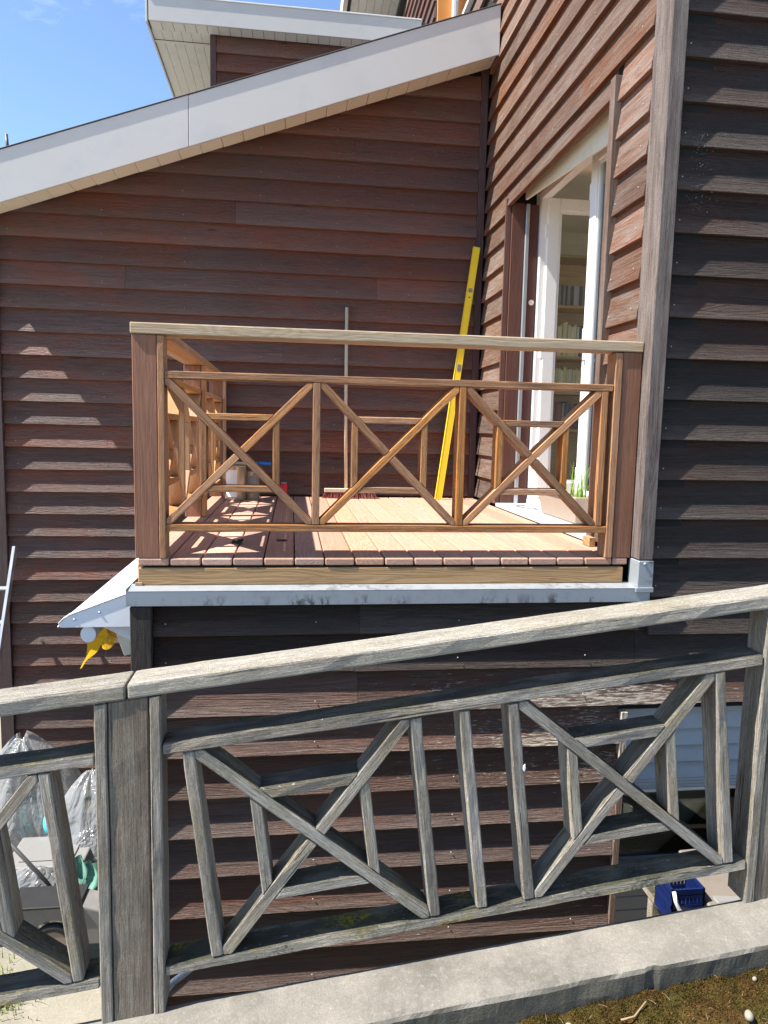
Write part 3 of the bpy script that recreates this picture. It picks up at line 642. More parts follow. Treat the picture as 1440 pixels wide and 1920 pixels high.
# ------------------------------------------------------------------ dormer behind the lean-to roof
dm = thing('dormer', 'second storey dormer with white boxed eaves and red brown cladding rising behind the lean-to roof', 'dormer', (0.6, 5.2, 3.5))
dw = box('dormer_wall', (-0.205, 5.19, 2.8), (2.3, 8.5, 5.0), M['dark'], dm, bevel=0)
for k in range(8):
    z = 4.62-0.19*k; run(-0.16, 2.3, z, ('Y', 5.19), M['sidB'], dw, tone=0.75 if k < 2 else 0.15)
box('corner_trim', (-0.225, 5.16, 2.8), (-0.162, 5.188, 4.788), M['trim'], dw, 'Z')
dr = box('dormer_roof', (-0.84, 5.0, 4.81), (2.1, 9, 5.03), M['roof'], dm, bevel=0)
box('fascia', (-0.83, 4.975, 4.79), (2.05, 4.998, 5.035), M['fascia'], dr)
box('roof_edge', (-0.84, 4.965, 5.036), (2.05, 5.0, 5.05), M['whitep'], dr)
box('fascia', (-0.862, 4.975, 4.775), (-0.842, 9, 5.03), M['fascia'], dr, 'Y')
for i in range(24):
    x = -0.83+i*0.118
    if x < 2: box('soffit_panel', (x+0.002, 5.0, 4.792), (x+0.116, 5.158, 4.806), M['soffitw'], dr, 'Y')
box('soffit_trim', (-0.84, 5.36, 4.781), (-0.225, 5.40, 4.79), M['soffitw'], dr)
for i in range(6): box('soffit_panel', (-0.838+i*0.103, 5.40, 4.792), (-0.838+i*0.103+0.101, 8.8, 4.806), M['soffitw'], dr, 'Y')
for i in range(6): box('soffit_panel', (-0.838+i*0.103, 5.16, 4.793), (-0.838+i*0.103+0.101, 5.358, 4.807), M['soffitw'], dr, 'Y')

# ------------------------------------------------------------------ balcony
bal = thing('balcony', 'new timber balcony with pale deck boards and cross braced railing', 'balcony', (1.15, 1.5, -0.12))
for k in range(17):
    x0, x1 = 0.14*k+0.003, 0.14*(k+1)-0.003
    if k == 16: x1 = 2.318
    x0 += random.uniform(-.0006, .0006)
    y0 = random.uniform(-0.002, 0.002)
    prism('deck_board', [(y0, -0.0325), (3.045, -0.0325), (3.045, random.uniform(-0.001, 0.0005)), (y0, 0.0)], -x1, -x0, M['deck'], bal, 0, frame((0, 0, 0), (0, 1, 0), (-1, 0, 0), (0, 0, 1)), bevel=0.006, seg=2)
box('joist', (0.02, 0.03, -0.119), (2.29, 0.075, -0.034), M['dark'], bal)
for i in range(4): box('joist', (0.02, 0.75*i+0.6, -0.119), (2.29, 0.75*i+0.66, -0.034), M['beam'], bal)
prism('edge_beam', rect(0.003, 2.300, -0.122, -0.044), 0.002, 0.029, M['beam'], bal, 0, bevel=0.003)
box('edge_beam', (-0.004, 0.03, -0.122), (0.022, 3.04, -0.034), M['beam'], bal, 'Y')
box('edge_block', (-0.010, -0.004, -0.127), (0.022, 0.0015, -0.108), M['beam'], bal)
# railing
def braces(fr, u0, u1, v0, v1, w0, w1, bw, cont, mat, parent, inner=0.161, ith=0.03, lab=True, wob=0.0, iw=None, bars='tblr'):
    L = math.hypot(u1-u0, v1-v0); cu, cv = (u0+u1)/2, (v0+v1)/2
    pane = rect(u0, u1, v0, v1)
    dirs = {'A': ((u1-u0)/L, -(v1-v0)/L), 'B': ((u1-u0)/L, (v1-v0)/L)}
    def strip(d, poly, lo, hi):                                      # offset from the line between lo and hi along the left normal
        nx, ny = -d[1], d[0]; c0 = nx*cu+ny*cv
        return clip(clip(poly, nx, ny, c0+lo), -nx, -ny, -(c0+hi))
    other = 'B' if cont == 'A' else 'A'; h = bw/2
    st = 0.12 if wob else 0
    prism('brace', strip(dirs[cont], pane, -h, h), w0, w1, mat, parent, math.atan2(dirs[cont][1], dirs[cont][0]), fr, wob=wob, step=st)
    for lo, hi in ((h+0.001, 9), (-9, -h-0.001)):
        p = strip(dirs[cont], strip(dirs[other], pane, -h, h), lo, hi)
        prism('brace', p, w0, w1-0.004, mat, parent, math.atan2(dirs[other][1], dirs[other][0]), fr, wob=wob, step=st)
    g = 0.0012; t = ith/2; iw1 = iw or w1-0.006
    for nm, r, sa, sb, ang in (('t', rect(u0, u1, cv+inner-t, cv+inner+t), 1, 1, 0), ('b', rect(u0, u1, cv-inner-t, cv-inner+t), -1, -1, 0),
                               ('l', rect(cu-inner-t, cu-inner+t, v0, v1), -1, 1, math.pi/2), ('r', rect(cu+inner-t, cu+inner+t, v0, v1), 1, -1, math.pi/2)):
        if nm not in bars: continue
        p = strip(dirs['A'], r, h+g, 9) if sa > 0 else strip(dirs['A'], r, -9, -h-g)
        p = strip(dirs['B'], p, h+g, 9) if sb > 0 else strip(dirs['B'], p, -9, -h-g)
        if len(p) >= 3: prism('diamond_bar', p, w0+0.001, iw1, mat, parent, ang, fr, wob=wob, step=0.1 if wob else 0)
ZB, ZT = 0.157, 0.801
prism('handrail', rect(-0.013, 2.333, 0.9885, 1.0365), -0.008, 0.126, M['handrail'], bal, 0, bevel=0.005, seg=2)
prism('handrail', rect(0.128, 3.045, 0.9885, 1.0365), -0.118, 0.013, M['return'], bal, 0, frame((0, 0, 0), (0, 1, 0), (-1, 0, 0), (0, 0, 1)), bevel=0.005)
prism('mid_rail', rect(0.1285, 2.197, 0.802, 0.834), -0.001, 0.092, M['member'], bal, 0, bevel=0.003)
prism('bottom_rail', rect(0.1285, 2.2, 0.123, 0.156), -0.001, 0.092, M['member'], bal, 0, bevel=0.003)
prism('post_board', rect(-0.008, 0.096, 0.001, 0.987), 0.001, 0.10, M['pboard'], bal, math.pi/2, bevel=0.003)
prism('post_strip', rect(0.0985, 0.127, 0.001, 0.985), -0.004, 0.094, M['member'], bal, math.pi/2, bevel=0.003)
prism('post_board', rect(2.2385, 2.332, 0.001, 0.987), 0.0, 0.10, M['pboard'], bal, math.pi/2, bevel=0.003)
prism('post_strip', rect(2.2, 2.235, 0.001, 0.983), -0.004, 0.094, M['member'], bal, math.pi/2, bevel=0.003)
for a, b in ((0.778, 0.812), (1.452, 1.486), (2.141, 2.174)):
    prism('baluster', rect(a, b, ZB, ZT), -0.001, 0.089, M['member'], bal, math.pi/2, bevel=0.003)
for (a, b), c in zip(((0.129, 0.777), (0.813, 1.451), (1.487, 2.140)), 'ABB'):
    braces(FR, a, b, ZB, ZT, 0.0, 0.086, 0.033, c, M['member'], bal)
FL = frame((0.095, 0, 0), (0, 1, 0), (-1, 0, 0), (0, 0, 1))           # left return railing, seen from inside the balcony
for y in (1.545, 2.975):
    prism('post_board', rect(y, y+0.07, 0.001, 0.987), 0.0, 0.108, M['pboard'], bal, math.pi/2, FL, bevel=0.003)
    prism('post_strip', rect(y-0.004, y+0.06, 0.001, 0.987), -0.03, -0.003, M['return'], bal, math.pi/2, FL, bevel=0.003)
for y0, y1 in ((0.104, 1.543), (1.617, 2.97)):
    prism('mid_rail', rect(y0, y1, 0.802, 0.834), 0.0, 0.092, M['return'], bal, 0, FL)
    prism('bottom_rail', rect(y0, y1, 0.123, 0.156), 0.0, 0.092, M['return'], bal, 0, FL)
    ym = (y0+y1)/2
    prism('baluster', rect(ym-0.017, ym+0.017, ZB, ZT), 0.0, 0.09, M['return'], bal, math.pi/2, FL)
    braces(FL, y0+0.001, ym-0.018, ZB, ZT, 0.0, 0.086, 0.033, 'A', M['return'], bal)
    braces(FL, ym+0.018, y1-0.001, ZB, ZT, 0.0, 0.086, 0.033, 'B', M['return'], bal)
# zinc flashing under the deck
prism('zinc_flashing', rect(-0.031, 2.403, -0.199, -0.132), -0.083, -0.080, M['zinc'], bal, 0, bevel=0.0008)
prism('flashing_ledge', [(-0.080, -0.1335), (0.03, -0.124), (0.03, -0.1215), (-0.0835, -0.1315)], -2.403, 0.031, M['zinc'], bal, 0, frame((0, 0, 0), (0, 1, 0), (-1, 0, 0), (0, 0, 1)), bevel=0)
box('flashing_end', (-0.0335, -0.0825, -0.2), (-0.0315, 3.0, -0.12), M['zinc'], bal, 'Y', bevel=0)
box('corner_cap', (2.335, -0.0845, -0.130), (2.413, 0.02, 0.000), M['zinc'], bal, 'Z', bevel=0.003)
box('corner_cap', (2.325, -0.092, -0.152), (2.415, -0.0836, -0.128), M['zinc'], bal, 'Z', bevel=0.002)
lathe('bolt_head', [(0.001, 0), (0.008, 0), (0.007, 0.006), (0.002, 0.008)], M['zinc'], bal, Matrix.Translation((2.366, -0.0845, -0.014)) @ Matrix.Rotation(math.pi/2, 4, 'X'), n=10)

# ------------------------------------------------------------------ ramp fence in front
fen = thing('ramp_fence', 'weathered grey wooden ramp fence with cross braces and lichen on the concrete curb', 'fence', (0.22, -1.2, -1.21))
th = math.atan(0.124); FYF = -1.2
FF = frame((0.316, 0, -0.371), (math.cos(th), 0, math.sin(th)), (0, 1, 0), (-math.sin(th), 0, math.cos(th)))
def xz(s, n): return (0.316+s*math.cos(th)-n*math.sin(th), -0.371+s*math.sin(th)+n*math.cos(th))
def srail(name, n0, n1, x0, x1, mat, w0=FYF, w1=-1.1, bevel=0.004, seg=1):
    p = [xz(-6, n0), xz(6, n0), xz(6, n1), xz(-6, n1)]
    p = clip(clip(p, 1, 0, x0), -1, 0, -x1)
    return prism(name, p, w0, w1, mat, fen, th, bevel=bevel, wob=0.0024, step=0.07, seg=seg)
for a, b in ((-1.6, 0.2125), (0.2165, 3.0)): srail('handrail', 0.184, 0.2312, a, b, M['fencetop'], -1.203, -1.077, bevel=0.007, seg=2)
for a, b in ((-1.6, 0.1200), (0.3135, 2.2085), (2.50, 3.0)):
    srail('mid_rail', 0.0, 0.0345, a, b, M['fence']); srail('bottom_rail', -0.7035, -0.670, a, b, M['fencelow'])
def zt(x): return -0.371+0.185*math.cos(th)+ (x-0.316)*0.124+0.001
for xs in (0.122, 2.213):
    for a, b, nm, mt, y0 in ((0, 0.0345, 'post_strip', 'fence', -1.202), (0.0385, 0.1525, 'post_board', 'fpost', -1.199), (0.1565, 0.189, 'post_strip', 'fence', -1.203)):
        x0, x1 = xs+a, xs+b
        prism(nm, [(x0, rz(x0)-0.004), (x1, rz(x1)-0.004), (x1, zt(x1)), (x0, zt(x0))], y0, -1.102, M[mt], fen, math.pi/2, bevel=0.004, wob=0.0020, step=0.07)
NB, NT_ = -0.669, -0.001
for a, b in ((0.053, 0.0885), (0.7395, 0.775), (0.893, 0.929), (1.050, 1.086), (1.741, 1.777), (-0.359, -0.3275)):
    prism('baluster', rect(a, b, NB, NT_), FYF+random.uniform(-.001, .001), -1.103, M['fence'], fen, math.pi/2, FF, bevel=0.004, wob=0.0024, step=0.07)
for (a, b), c in zip(((0.0895, 0.7385), (1.087, 1.740), (-1.010, -0.360)), 'AAB'):
    braces(FF, a, b, NB, NT_, FYF+0.001, -1.104, 0.036, c, M['fence'], fen, inner=0.166, ith=0.034, wob=0.0021, iw=-1.108)
bm = bmesh.new()
bmesh.ops.create_icosphere(bm, subdivisions=2, radius=0.008)
for v in bm.verts: v.co = Vector((v.co.x*0.6, v.co.y*0.35, v.co.z*1.5))*(1+0.3*mnoise.noise(v.co*200))
tag(mesh_obj('bird_dropping', bm, M['whitep'], None, Matrix.Translation((1.420, -1.203, -0.452))), 'white bird dropping on the narrow baluster of the grey ramp fence', 'dropping')

# ------------------------------------------------------------------ things on the deck
def rot_z(loc, a): return Matrix.Translation(loc) @ Matrix.Rotation(a, 4, 'Z')
lv = thing('spirit_level', 'long yellow spirit level leaning upright against the brown corner trim', 'spirit level', (1.955, 2.93, 0))
p0, p1 = Vector((1.965, 2.90, 0.002)), Vector((2.262, 3.015, 2.19)); ez = (p1-p0).normalized(); ey = Vector((0.0, 1, 0)); ey = (ey-ez*ey.dot(ez)).normalized(); ex = ey.cross(ez)
LF = frame(p0, ez, ey, -ex)
L = (p1-p0).length
prism('level_body', rect(0, L, -0.026, 0.026), -0.012, 0.012, M['yellow'], lv, 0, LF, bevel=0.002)
prism('level_rim', rect(0.0, L-0.0, 0.0265, 0.030), -0.014, 0.014, M['yellow'], lv, 0, LF, bevel=0.001)
prism('level_rim', rect(0.0, L-0.0, -0.030, -0.0265), -0.014, 0.014, M['yellow'], lv, 0, LF, bevel=0.001)
for u in (L*0.83,):
    prism('vial', [(u+0.02*math.cos(a), 0.02*math.sin(a)) for a in [i*math.pi/6 for i in range(12)]], -0.0145, -0.0122, M['chrome'], lv, 0, LF, bevel=0)
    prism('rivet', [(u-0.06+0.007*math.cos(a), 0.007*math.sin(a)) for a in [i*math.pi/4 for i in range(8)]], -0.014, -0.0122, M['black'], lv, 0, LF, bevel=0)
prism('vial', rect(L*0.525-0.03, L*0.525+0.03, -0.022, 0.012), -0.0145, -0.0122, M['chrome'], lv, 0, LF, bevel=0.001)

br = thing('broom', 'broom with long pale handle and red bristles on the deck by the back wall', 'broom', (1.18, 2.9, 0))
tube('handle', [(1.153, 2.94, 0.075), (1.1445, 3.0, 0.80), (1.143, 3.03, 1.635)], 0.0145, M['broomw'], br)
box('broom_head', (0.965, 2.885, 0.055), (1.40, 2.945, 0.085), M['broomw'], br)
bm = bmesh.new()
for i in range(420):
    x = 0.968+0.43*random.random(); y = 2.888+0.054*random.random(); dx = random.gauss(0, 0.012); dy = random.gauss(-0.012, 0.014)
    a, b = Vector((x, y, 0.056)), Vector((x+dx+(x-1.18)*0.08, y+dy, 0.004)); s = Vector((0.0022, 0.0006, 0))
    vs = [bm.verts.new(q) for q in (a-s, a+s, b+s*1.6, b-s*1.6)]; bm.faces.new(vs)
tag(mesh_obj('bristles', bm, M['bristle'], br), kind='stuff')

def bucket(name, label, cat, loc, r, h, mat, parts):
    t = thing(name, label, cat, loc); mw = Matrix.Translation(loc)
    lathe('body', [(r*0.97, 0), (r, 0.01), (r, h*0.3), (r*1.012, h*0.31), (r, h*0.33), (r, h-0.012), (r*1.03, h-0.01), (r*1.03, h), (r*0.95, h), (r*0.95, h-0.02)], M[mat], t, mw, 28)
    for pn, pz0, pz1, a0, a1, m in parts:
        bm = bmesh.new(); k = 12; rr = r*1.006
        vs = [[bm.verts.new((rr*math.cos(a0+(a1-a0)*i/k), rr*math.sin(a0+(a1-a0)*i/k), z)) for i in range(k+1)] for z in (pz0, pz1)]
        for i in range(k): bm.faces.new((vs[0][i], vs[0][i+1], vs[1][i+1], vs[1][i]))
        mesh_obj(pn, bm, M[m], t, mw, smooth=True)
    return t
bk = bucket('paint_bucket', 'round paint tin with white label and drips standing on the deck by the left railing', 'paint tin', (0.225, 2.70, 0), 0.085, 0.285, 'tin',
       [('label_wrap', 0.03, 0.25, 3.75, 4.95, 'whitep')])
tube('bail_handle', [(0.225+0.09*math.cos(a), 2.70+0.02-0.05*math.sin(a), 0.25-0.09*math.sin(a)) for a in [i*math.pi/10 for i in range(11)]], 0.0025, M['chrome'], bk, 6)
bucket('varnish_tin', 'smaller varnish tin right behind the white labelled paint tin', 'paint tin', (0.352, 2.77, 0), 0.068, 0.232, 'tin',
       [('label_wrap', 0.05, 0.20, 3.9, 5.9, 'greyp')])
pb = thing('paint_brush', 'paint brush with blue handle lying across the tins', 'paint brush', (0.42, 2.72, 0.298))
tube('handle', [(0.40, 2.71, 0.306), (0.45, 2.70, 0.303), (0.515, 2.69, 0.302)], 0.013, M['bluebr'], pb, 10)
box('ferrule', (0.345, 2.685, 0.291), (0.40, 2.74, 0.311), M['chrome'], pb)
box('brush_hair', (0.20, 2.683, 0.289), (0.3445, 2.742, 0.312), M['broomw'], pb, bevel=0.004)
cn = thing('soda_can', 'red drink can standing on the deck against the back wall', 'can', (0.618, 2.97, 0))
lathe('can_body', [(0.024, 0), (0.031, 0.01), (0.032, 0.014), (0.032, 0.108), (0.026, 0.122)], M['redcan'], cn, Matrix.Translation((0.618, 2.97, 0)))
lathe('can_rim', [(0.026, 0.122), (0.027, 0.1225), (0.027, 0.126), (0.022, 0.126), (0.022, 0.123)], M['alu'], cn, Matrix.Translation((0.618, 2.97, 0)))
def crumple(name, loc, sx, sy, h, mat, label, cat, seed):
    bm = bmesh.new(); N = 9
    g = [[None]*(N+1) for _ in range(N+1)]
    for i in range(N+1):
        for j in range(N+1):
            u, v = i/N-0.5, j/N-0.5; r = 1+0.5*mnoise.noise(Vector((u*4, v*4, seed)))
            g[i][j] = bm.verts.new((u*sx*r, v*sy*r, 0.003+abs(h*mnoise.noise(Vector((u*5+seed, v*5, 2))))))
    for i in range(N):
        for j in range(N): bm.faces.new((g[i][j], g[i+1][j], g[i+1][j+1], g[i][j+1]))
    return tag(mesh_obj(name, bm, mat, None, Matrix.Translation(loc)), label, cat)
crumple('plastic_scrap', (0.41, 0.43, 0.001), 0.055, 0.075, 0.028, M['scrap'], 'crumpled black scrap lying on a sunlit deck board gap', 'scrap', 3)
crumple('plastic_scrap', (0.635, 0.52, 0.001), 0.055, 0.04, 0.004, M['scrap'], 'flat dark scrap lying in the middle of one deck board', 'scrap', 8)
box('wood_block', (2.262, 0.33, 0.002), (2.296, 0.42, 0.05), M['beam'], None, 'Y')
tag(bpy.data.objects['wood_block'], 'small raw timber offcut standing beside the aluminium door sill', 'timber offcut')
# planter on the sill
pt = thing('planter', 'long beige plastic trough planter standing on the aluminium door sill', 'planter', (2.53, 1.3, 0.032))
def trough(b, tt, z0, z1, th_):
    bm = bmesh.new()
    def ring(x0, x1, y0, y1, z): return [bm.verts.new(p) for p in ((x0, y0, z), (x1, y0, z), (x1, y1, z), (x0, y1, z))]
    r0 = ring(*b, z0); r1 = ring(*tt, z1-0.02)
    x0, x1, y0, y1 = tt; e = 0.012
    r2 = ring(x0-e, x1+e, y0-e, y1+e, z1-0.02); r3 = ring(x0-e, x1+e, y0-e, y1+e, z1); r4 = ring(x0+th_, x1-th_, y0+th_, y1-th_, z1); r5 = ring(x0+th_, x1-th_, y0+th_, y1-th_, z1-0.05)
    bm.faces.new(r0[::-1])
    for a, c in ((r0, r1), (r1, r2), (r2, r3), (r3, r4), (r4, r5)):
        for i in range(4): bm.faces.new((a[i], a[(i+1) % 4], c[(i+1) % 4], c[i]))
    bm.faces.new(r5)
    return bm
bm = trough((2.462, 2.545, 1.02, 1.64), (2.444, 2.562, 0.98, 1.68), 0.034, 0.205, 0.01); bev(bm, 0.004); mesh_obj('trough', bm, M['beigep'], pt)
box('soil', (2.458, 0.995, 0.16), (2.55, 1.665, 0.185), M['soil'], pt, 'Y', bevel=0.004)
def blade(bm, base, d, h, w, lean):
    d = Vector(d); side = Vector((-d.y, d.x, 0)).normalized()*w; prev = None
    for i in range(6):
        t = i/5; c = Vector(base)+Vector((0, 0, h*t*(1-0.25*t*lean)))+d*(lean*h*t*t); ww = side*(1-t*0.92)
        row = [bm.verts.new(c-ww), bm.verts.new(c+ww)]
        if prev: bm.faces.new((prev[0], prev[1], row[1], row[0]))
        prev = row
bm = bmesh.new()
for i in range(26):
    a = random.random()*6.28; blade(bm, (2.505+random.uniform(-.035, .035), random.uniform(1.0, 1.25), 0.18), (math.cos(a), math.sin(a), 0), random.uniform(0.06, 0.30), 0.0045, random.uniform(0.1, 0.7))
g_ = mesh_obj('grass_plant', bm, M['leaf'], None); tag(g_, 'young green grass shoots growing in the beige trough planter', 'plant')
tube('wire_loop', [(2.42+0.075*math.cos(a), 1.83+0.12*math.sin(a), 0.036+0.022*math.sin(a*0.5)) for a in [i*0.35 for i in range(17)]]+[(2.56, 1.70, 0.07)], 0.0028, M['rod'], None, 6)
tag(bpy.data.objects['wire_loop'], 'thin dark loop of wire lying on the aluminium door sill', 'wire')

# ------------------------------------------------------------------ bookcase in the room
bc = thing('bookcase', 'pine bookcase full of books inside the room behind the open french door', 'bookcase', (3.35, 3.65, 0.04))
box('side_panel', (3.10, 3.50, 0.042), (3.13, 3.80, 2.30), M['ply'], bc, 'Z'); box('side_panel', (4.10, 3.50, 0.042), (4.13, 3.80, 2.30), M['ply'], bc, 'Z')
box('back_panel', (3.13, 3.79, 0.042), (4.10, 3.80, 2.30), M['ply'], bc)
shelves = [0.10, 0.62, 0.98, 1.32, 1.80, 2.27]
for z in shelves: box('shelf', (3.1305, 3.51, z), (4.0995, 3.789, z+0.026), M['ply'], bc)
bcols = [plain('book_cover', c, 0.6) for c in ((0.7, 0.58, 0.3), (0.8, 0.72, 0.5), (0.25, 0.07, 0.08), (0.08, 0.09, 0.14), (0.75, 0.68, 0.55), (0.3, 0.27, 0.25), (0.68, 0.56, 0.32), (0.32, 0.14, 0.09), (0.45, 0.42, 0.42))]
blab = [('a tall pale row', 1.346, (0.27, 0.36), (0, 1, 4, 0, 2, 3, 1)), ('a row of dark cases on the top shelf', 1.826, (0.19, 0.2), (3, 5, 5, 8, 3)), ('a low greenish row', 1.006, (0.20, 0.24), (6, 0, 4, 6)), ('a mixed dark row', 0.646, (0.22, 0.27), (2, 3, 7, 8, 2))]
texts = {1.346: 'tall book in the pale row behind the french door, below the dark cases', 1.826: 'dark cased book on the top shelf of the pine bookcase', 1.006: 'short book in the greenish row below the tall pale books', 0.646: 'dark book in the lowest visible row of the bookcase'}
grp = {1.346: 'tall pale books', 1.826: 'dark cased books on the top shelf', 1.006: 'short greenish books', 0.646: 'dark books in the low row'}
for _, z, (h0, h1), cs in blab:
    x = 3.135
    while x < 3.60:
        w = random.uniform(0.018, 0.034); h = random.uniform(h0, h1)
        b = box('book', (x, 3.54+random.uniform(0, .02), z+0.0005), (x+w-0.001, 3.74, z+h), random.choice([bcols[i] for i in cs]), None, 'Z', bevel=0.002)
        tag(b, texts[z], 'book', grp[z]); x += w

# ------------------------------------------------------------------ awning on the left of the lower wall
aw = thing('awning', 'folded awning under a white sheet metal hood below the balcony with yellow fabric hanging out', 'awning', (-0.03, 0.15, -0.35))
hood = [(-0.395, -0.350), (-0.388, -0.336), (-0.372, -0.318), (-0.347, -0.300), (-0.060, -0.190), (-0.036, -0.182), (-0.036, -0.354), (-0.38, -0.354)]
YZ = FR
prism('hood', [hood[0], hood[1], hood[2], hood[3], hood[4], hood[5], (-0.036, -0.19), (-0.06, -0.198), (-0.345, -0.308), (-0.37, -0.326), (-0.385, -0.345), (-0.388, -0.352)], 0.156, 2.55, M['white'], aw, 0, bevel=0)
prism('hood_end', hood, 0.146, 0.155, M['white'], aw, 0, bevel=0.0015)
prism('hood_flange', [(-0.39, -0.330), (-0.37, -0.309), (-0.345, -0.291), (-0.058, -0.181), (-0.058, -0.187), (-0.346, -0.297), (-0.371, -0.315), (-0.391, -0.336)], 0.141, 0.170, M['white'], aw, 0, bevel=0.001)
for x, z in ((-0.318, -0.316), (-0.205, -0.283), (-0.39, -0.349)):
    lathe('screw', [(0.001, 0), (0.006, 0), (0.005, 0.004), (0.001, 0.005)], M['alu'], aw, Matrix.Translation((x, 0.146, z)) @ Matrix.Rotation(math.pi/2, 4, 'X'), n=8)
prism('front_bar_cap', [(-0.262+0.036*math.cos(a), -0.392+0.040*math.sin(a)) for a in [i*math.pi/8 for i in range(16)]], 0.16, 0.20, M['white'], aw, 0, bevel=0.002)
prism('front_bar', [(-0.25+0.028*math.cos(a), -0.386+0.030*math.sin(a)) for a in [i*math.pi/6 for i in range(12)]], 0.2, 2.4, M['cream'], aw, 0, bevel=0)
lathe('fabric_roll', [(0.001, 0), (0.05, 0), (0.05, 2.2), (0.001, 2.2)], M['yellowfab'], aw, Matrix.Translation((-0.15, 0.24, -0.385)) @ Matrix.Rotation(-math.pi/2, 4, 'X'))
bm = bmesh.new(); prev = None; K = 96
for i in range(K+1):
    t = i/K; y = 0.20+2.15*t; d = 0.115+0.05*abs(math.cos(math.pi*(y-0.2)/0.36))+0.025*mnoise.noise(Vector((y*11, 3, 1)))
    col = []
    for j in range(7):
        s = j/6; xx = -0.285+0.008*math.sin(y*31+s*3)*s+0.03*s-0.06*max(0, 1-t*7)*s*s+0.02*mnoise.noise(Vector((y*9, s*3, 2)))*s
        col.append(bm.verts.new((xx, y, -0.405-d*s)))
    if prev:
        for j in range(6): bm.faces.new((prev[j], prev[j+1], col[j+1], col[j]))
    prev = col
mesh_obj('valance', bm, M['yellowfab'], aw, None, smooth=True)
prism('wall_bracket', [(-0.155, -0.40), (-0.036, -0.375), (-0.036, -0.50), (-0.115, -0.52)], 0.22, 0.30, M['cream'], aw, 0, bevel=0.004)
prism('arm_plate', [(-0.21, -0.362), (-0.05, -0.362), (-0.036, -0.42), (-0.06, -0.44)], 0.19, 0.215, M['white'], aw, 0, bevel=0.003)
lathe('bracket_bolt', [(0.001, 0), (0.014, 0), (0.012, 0.008), (0.001, 0.009)], M['chrome'], aw, Matrix.Translation((-0.075, 0.219, -0.46)) @ Matrix.Rotation(math.pi/2, 4, 'X'), n=10)
bm = bmesh.new()
for i in range(26):
    c = Vector((-0.185+random.gauss(0, 0.02), 0.22+random.gauss(0, 0.02), -0.435+random.gauss(0, 0.018))); d = Vector((random.gauss(0, 1), random.gauss(0, 1), random.gauss(0, .6))).normalized()*0.028
    tubebm(bm, [c-d, c+Vector((0, 0, 0.006)), c+d], 0.0006, 3)
tag(mesh_obj('straw_nest', bm, M['twig'], None), 'small tangle of dry straw caught beside the yellow awning fabric', 'nest')

# ------------------------------------------------------------------ ladder at the left wall
ld = thing('ladder', 'aluminium ladder leaning on the brown cladding left of the balcony', 'ladder', (-1.78, 1.78, GZ))
pa, pb_ = Vector((0, 1.78, GZ)), Vector((0, 2.955, -0.44)); dl = (pb_-pa).normalized(); nl = Vector((1, 0, 0)).cross(dl)
LD = frame(pa, dl, Vector((-1, 0, 0)), (dl.cross(Vector((-1, 0, 0)))))
Ln = (pb_-pa).length
for x in (-1.598, -1.99): prism('stile', rect(0, Ln, -0.032, 0.032), -x-0.0125, -x+0.0125, M['alu'], ld, 0, LD, bevel=0.003)
k = 0.28
while k < Ln-0.1:
    prism('rung', rect(k-0.014, k+0.014, -0.014, 0.014), 1.611, 1.977, M['alu'], ld, 0, LD, bevel=0.003); k += 0.28

# ------------------------------------------------------------------ clutter in the yard, behind the fence
def sheet_bag(name, label, cx, cy, z0, rx, ry, h, seed, mat=None):
    bm = bmesh.new(); NU, NV = 120, 36; g = []
    for j in range(NV+1):
        v = j/NV; row = []
        prof = 0.10+0.90*math.sin(min(1, v*1.25)*math.pi/2)**0.8-0.12*max(0, v-0.7)
        for i in range(NU):
            a = 2*math.pi*i/NU; c_, s_ = math.cos(a), math.sin(a)
            f = 1+0.30*mnoise.noise(Vector((c_*1.2+seed, s_*1.2, v*1.3)))+(0.22*v+0.05)*(0.35-abs(mnoise.noise(Vector((c_*3.2, s_*3.2+seed, v*1.6)))))+0.05*(0.3-abs(mnoise.noise(Vector((c_*8+seed, s_*8, v*5)))))
            z = z0+h*(1-v)*(1+0.10*mnoise.noise(Vector((c_*2, s_*2, seed))))
            row.append(bm.verts.new((cx+rx*prof*f*c_, cy+ry*prof*f*s_, max(z0, z))))
        g.append(row)
    for j in range(NV):
        for i in range(NU): bm.faces.new((g[j][i], g[j][(i+1) % NU], g[j+1][(i+1) % NU], g[j+1][i]))
    bm.faces.new(g[0])
    return tag(mesh_obj(name, bm, mat or M['film'], None, None, smooth=True), label, 'plastic bag')
sheet_bag('plastic_bag', 'big milky plastic bag bulging against the wall at the far left behind the grey fence', -1.38, 2.36, GZ+0.002, 0.40, 0.42, 0.90, 1.0)
sheet_bag('plastic_bag', 'clear crumpled plastic sack slumped beside the thick fence post', -0.80, 2.10, GZ+0.002, 0.33, 0.36, 0.74, 4.0)
sheet_bag('plastic_bag', 'loose pale plastic sheet lying over the front of the grey storage box', -0.99, 1.44, GZ+0.002, 0.34, 0.16, 0.40, 7.0)
bm = bmesh.new(); bmesh.ops.create_icosphere(bm, subdivisions=3, radius=1)
for v in bm.verts: v.co = Vector((-1.03+0.10*v.co.x, 2.02+0.08*v.co.y, -2.36+0.12*v.co.z))*1.0
tag(mesh_obj('packet', bm, M['cyan'], None, None, True), 'cyan plastic packet among the clear bags behind the fence', 'packet')
sb = thing('storage_box', 'grey plastic storage box with a lid in front of the clear bags', 'storage box', (-0.98, 1.72, GZ))
bm = bmesh.new(); boxbm(bm, (-1.22, 1.55, GZ+0.001), (-0.74, 1.9, -2.44)); bev(bm, 0.02, 2); mesh_obj('box_body', bm, M['greyp'], sb)
bm = bmesh.new(); boxbm(bm, (-1.24, 1.53, -2.439), (-0.72, 1.92, -2.405)); bev(bm, 0.012, 2); mesh_obj('box_lid', bm, M['greyp'], sb)
